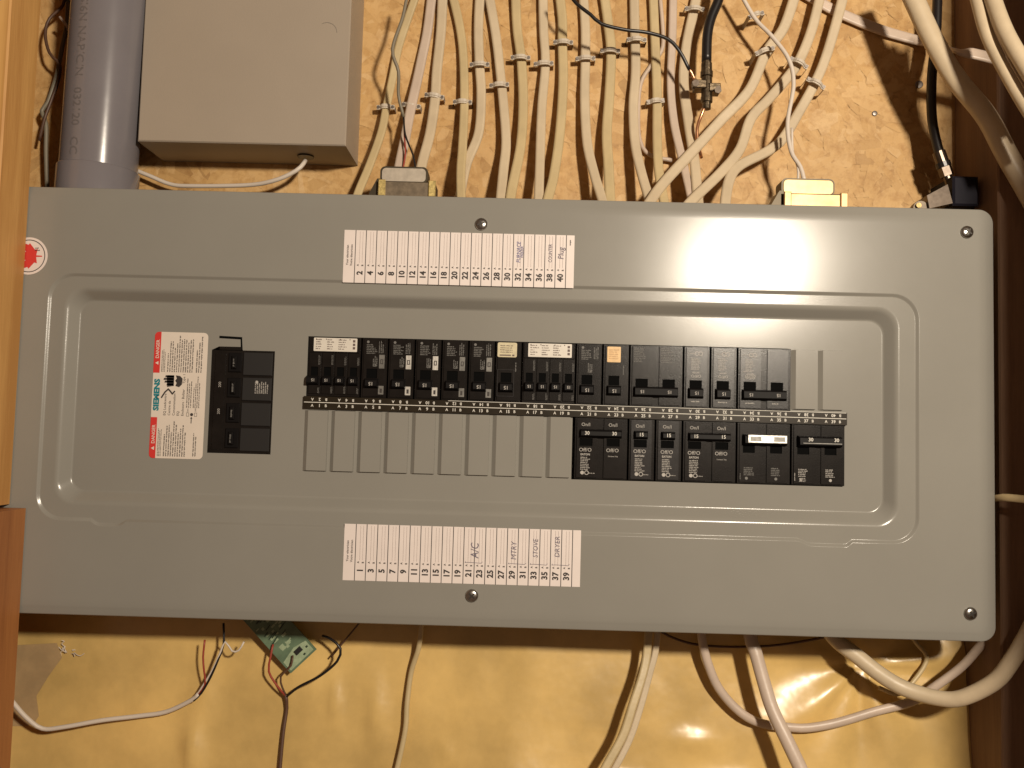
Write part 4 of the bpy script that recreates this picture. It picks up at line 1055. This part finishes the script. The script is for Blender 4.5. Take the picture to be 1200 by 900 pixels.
for px, py, ang, w, lab in [
 (452, 126, 2, .010, 'staple on the leftmost narrow yellowish cable'), (482, 124, -8, .011, 'staple on the pinkish cable above the left clamp'),
 (509, 113, -8, .012, 'staple on the cream cable beside the left clamp'), (542, 120, 0, .011, 'staple on the straight cable right of the left clamp'),
 (562, 76, 2, .012, 'staple on the cable that bends left at its foot'), (585, 100, 5, .012, 'staple on the sixth cable from the left'),
 (610, 68, 0, .012, 'staple on the seventh cable from the left'), (637, 75, 4, .012, 'staple on the nearly straight eighth cable'),
 (660, 50, 0, .012, 'staple on the ninth cable, high up'), (686, 69, 3, .012, 'staple on the cable with its foot swept right'),
 (715, 60, 0, .012, 'staple just under the thin black wire, eleventh cable'), (746, 47, 0, .012, 'staple where the black wire crosses the twelfth cable'),
 (768, 119, 8, .010, 'lowest staple, on the cable left of the slim pinkish one'), (814, 11, -2, .012, 'staple highest up, left of the thick black cable'),
 (896, 60, 20, .012, 'staple on the long diagonal cable'), (936, 74, -28, .012, 'staple on the middle diagonal cable'), (956, 98, -28, .012, 'staple on the rightmost diagonal cable'),
 (886, 18, 20, .008, 'staple on the thin white bell wire at the top')]:
    staple(px, py, ang, w, lab, d=.092 if px < 870 else .081)

# ------------------------------------------------------------------ metal clamps on the panel
def clamp(px0, px1, py, d, mt_top, mt_bar, label, gold_ends):
    a = at(px0, py, d); b = at(px1, py, d); root = thing('cable_clamp', ((a[0] + b[0]) / 2, d, a[2] - .02), label, 'cable clamp')
    w = b[0] - a[0]; cx = (a[0] + b[0]) / 2; z = a[2]
    m = MB(); x0, x1 = cx - w * .34, cx + w * .36
    prism(m, rrect(x0 - .0015, x1 + .0015, z - .004, z + .0125, .005, 5), d - .009, d + .010); o = m.build('saddle', M['clamp_dark'], root)
    m = MB(); prism(m, rrect(x0 + .0005, x1 - .0005, z - .003, z + .0105, .004, 5), d - .0102, d - .0091); m.build('saddle_face', mt_top, o)
    m = MB(); m.box(cx - w * .34, cx + w * .51, z - .030, z - .0040, d - .0152, d + .014, .0008); bd = m.build('clamp_body', M['clamp_dark'], root)
    m = MB(); m.box(cx - w * .325, cx + w * .495, z - .030, z - .0052, d - .0162, d - .0153, .0003); m.build('body_face', mt_bar, bd)
    m = MB(); V = [(cx - w * .34, z - .030), (cx - w * .34, z - .001), (cx - w * .40, z - .001), (cx - w * .52, z - .016), (cx - w * .52, z - .030)]
    prism(m, V, d - .012, d + .010); m.build('clamp_side', M['clamp_dark'], root)
    for s in (-1, 1):
        m = MB(); xx = cx + (-w * .31 if s < 0 else w * .47); m.box(xx - .0035, xx + .0035, z - .020, z - .0035, d - .0185, d - .0162, .0008); m.build('clamp_ear', M['zinc_pale'] if not gold_ends else mt_bar, root)
M['clamp_dark'] = mat('clamp_shadow_steel', (.07, .055, .035), rough=.45, metal=.6)
M['clamp_silver'] = mat('clamp_saddle_steel', (.50, .44, .36), rough=.45, metal=.25, mottle=.15, noise_scale=150)
M['clamp_tan'] = mat('clamp_body_steel', (.20, .155, .105), rough=.45, metal=.35, mottle=.3, noise_scale=150)
M['zinc_pale'] = mat('pale_yellow_zinc', (.72, .56, .22), rough=.4, metal=.5, mottle=.4, noise_scale=400)
M['zinc_body'] = mat('peach_zinc', (.58, .36, .17), rough=.4, metal=.4, mottle=.3, noise_scale=60)
M['zinc_cream'] = mat('bright_zinc', (.62, .46, .20), rough=.4, metal=.35, mottle=.15, noise_scale=150)
clamp(437, 511, 212, .050, M['clamp_silver'], M['clamp_tan'], 'dull grey metal cable clamp with brass tabs on the panel top, left', False)
clamp(901, 984, 226, .040, M['zinc_cream'], M['zinc_body'], 'bright gold metal cable clamp on the panel top, right', True)

# bronze ground clamp
def ground_clamp():
    d = .070; c = at(828, 95, d); root = thing('ground_clamp', c, 'bronze ground clamp with side screws gripping the thick black cable', 'ground clamp')
    px = wpx(1, d) * 2
    m = MB()
    for (y0, y1, r) in ((62, 74, 5), (74, 84, 6.5), (84, 90, 7.5), (90, 114, 6.4), (114, 120, 7), (120, 128, 5)):
        a = at(828, y1, d); m.cyl((a[0], d, a[2]), r * px, (0, 0, 1), (y1 - y0) * px, 16)
    m.build('sleeve', M['bronze'], root)
    for sx, yy in ((-1, 101), (1, 105)):
        a = at(828 + sx * 8, yy, d); m = MB(); m.box(a[0] - .006, a[0] + .006, a[2] - .0045, a[2] + .0045, d - .007, d + .007, .001); m.build('lug', M['bronze'], root)
        b = at(828 + sx * 14, yy, d); m = MB(); m.cyl((b[0] - .003, d - .003, b[2]), .0042, (1, 0, 0), .006, 12, dome=.001); m.build('screw', M['nickel'], root)
    # hex heads facing the room
    for sx, yy in ((-1, 98), (1, 106)):
        b = at(828 + sx * 13, yy, d - .008); m = MB(); m.cyl((b[0], d - .007, b[2]), .0038, (0, -1, 0), .003, 6); m.build('bolt_head', M['nickel'], root)
ground_clamp()

# right fitting
def coax_fitting():
    d = .062; a = Vector(at(1100, 178, d)); b = Vector(at(1112, 212, d)); ax = (b - a).normalized(); L = (b - a).length
    root = thing('coaxial_fitting', a, 'metal screw fitting at the end of the black coaxial cable', 'fitting')
    m = MB(); m.cyl(a, .0062, ax, L * .36, 16); m.build('crimp_ring', M['nickel'], root)
    m = MB(); m.cyl(a + ax * L * .37, .0072, ax, L * .16, 16); m.build('black_ring', M['wire_black'], root)
    m = MB(); m.cyl(a + ax * L * .54, .0068, ax, L * .30, 6); m.build('hex_nut', M['nickel'], root)
    m = MB(); m.cyl(a + ax * L * .85, .0042, ax, L * .3, 16); m.build('stem', M['nickel'], root)
    q = at(1112, 212, .075); root2 = thing('connector_block', q, 'dark blue plastic block with a metal bracket on the panel top at the right', 'connector block')
    r0 = at(1110, 210, .06); r1 = at(1140, 245, .06); m = MB(); m.box(r0[0], r1[0], r1[2], r0[2], .048, .095, .002); m.build('housing', M['blue_box'], root2)
    V = [at(1083, 231, .05), at(1107, 218, .05), at(1113, 240, .05), at(1086, 246, .05)]
    m = MB(); W = [(v[0], v[1], v[2]) for v in V]; m.put([(p[0], .044, p[2]) for p in W] + [(p[0], .070, p[2]) for p in W], [(0, 1, 2, 3), (4, 7, 6, 5), (0, 4, 5, 1), (1, 5, 6, 2), (2, 6, 7, 3), (3, 7, 4, 0)])
    m.build('bracket', M['nickel'], root2)
    q = at(1078, 240, .05); m = MB(); m.cyl((q[0], .056, q[2] - .004), .0075, (0, -1, 0), .008, 18); m.build('barrel', M['clamp_grey'], root2)
    q = at(1077, 238, .045); m = MB(); m.cyl((q[0], .047, q[2] - .002), .0026, (0, -1, 0), .002, 10); m.build('pin', M['zinc'], root2)
coax_fitting()
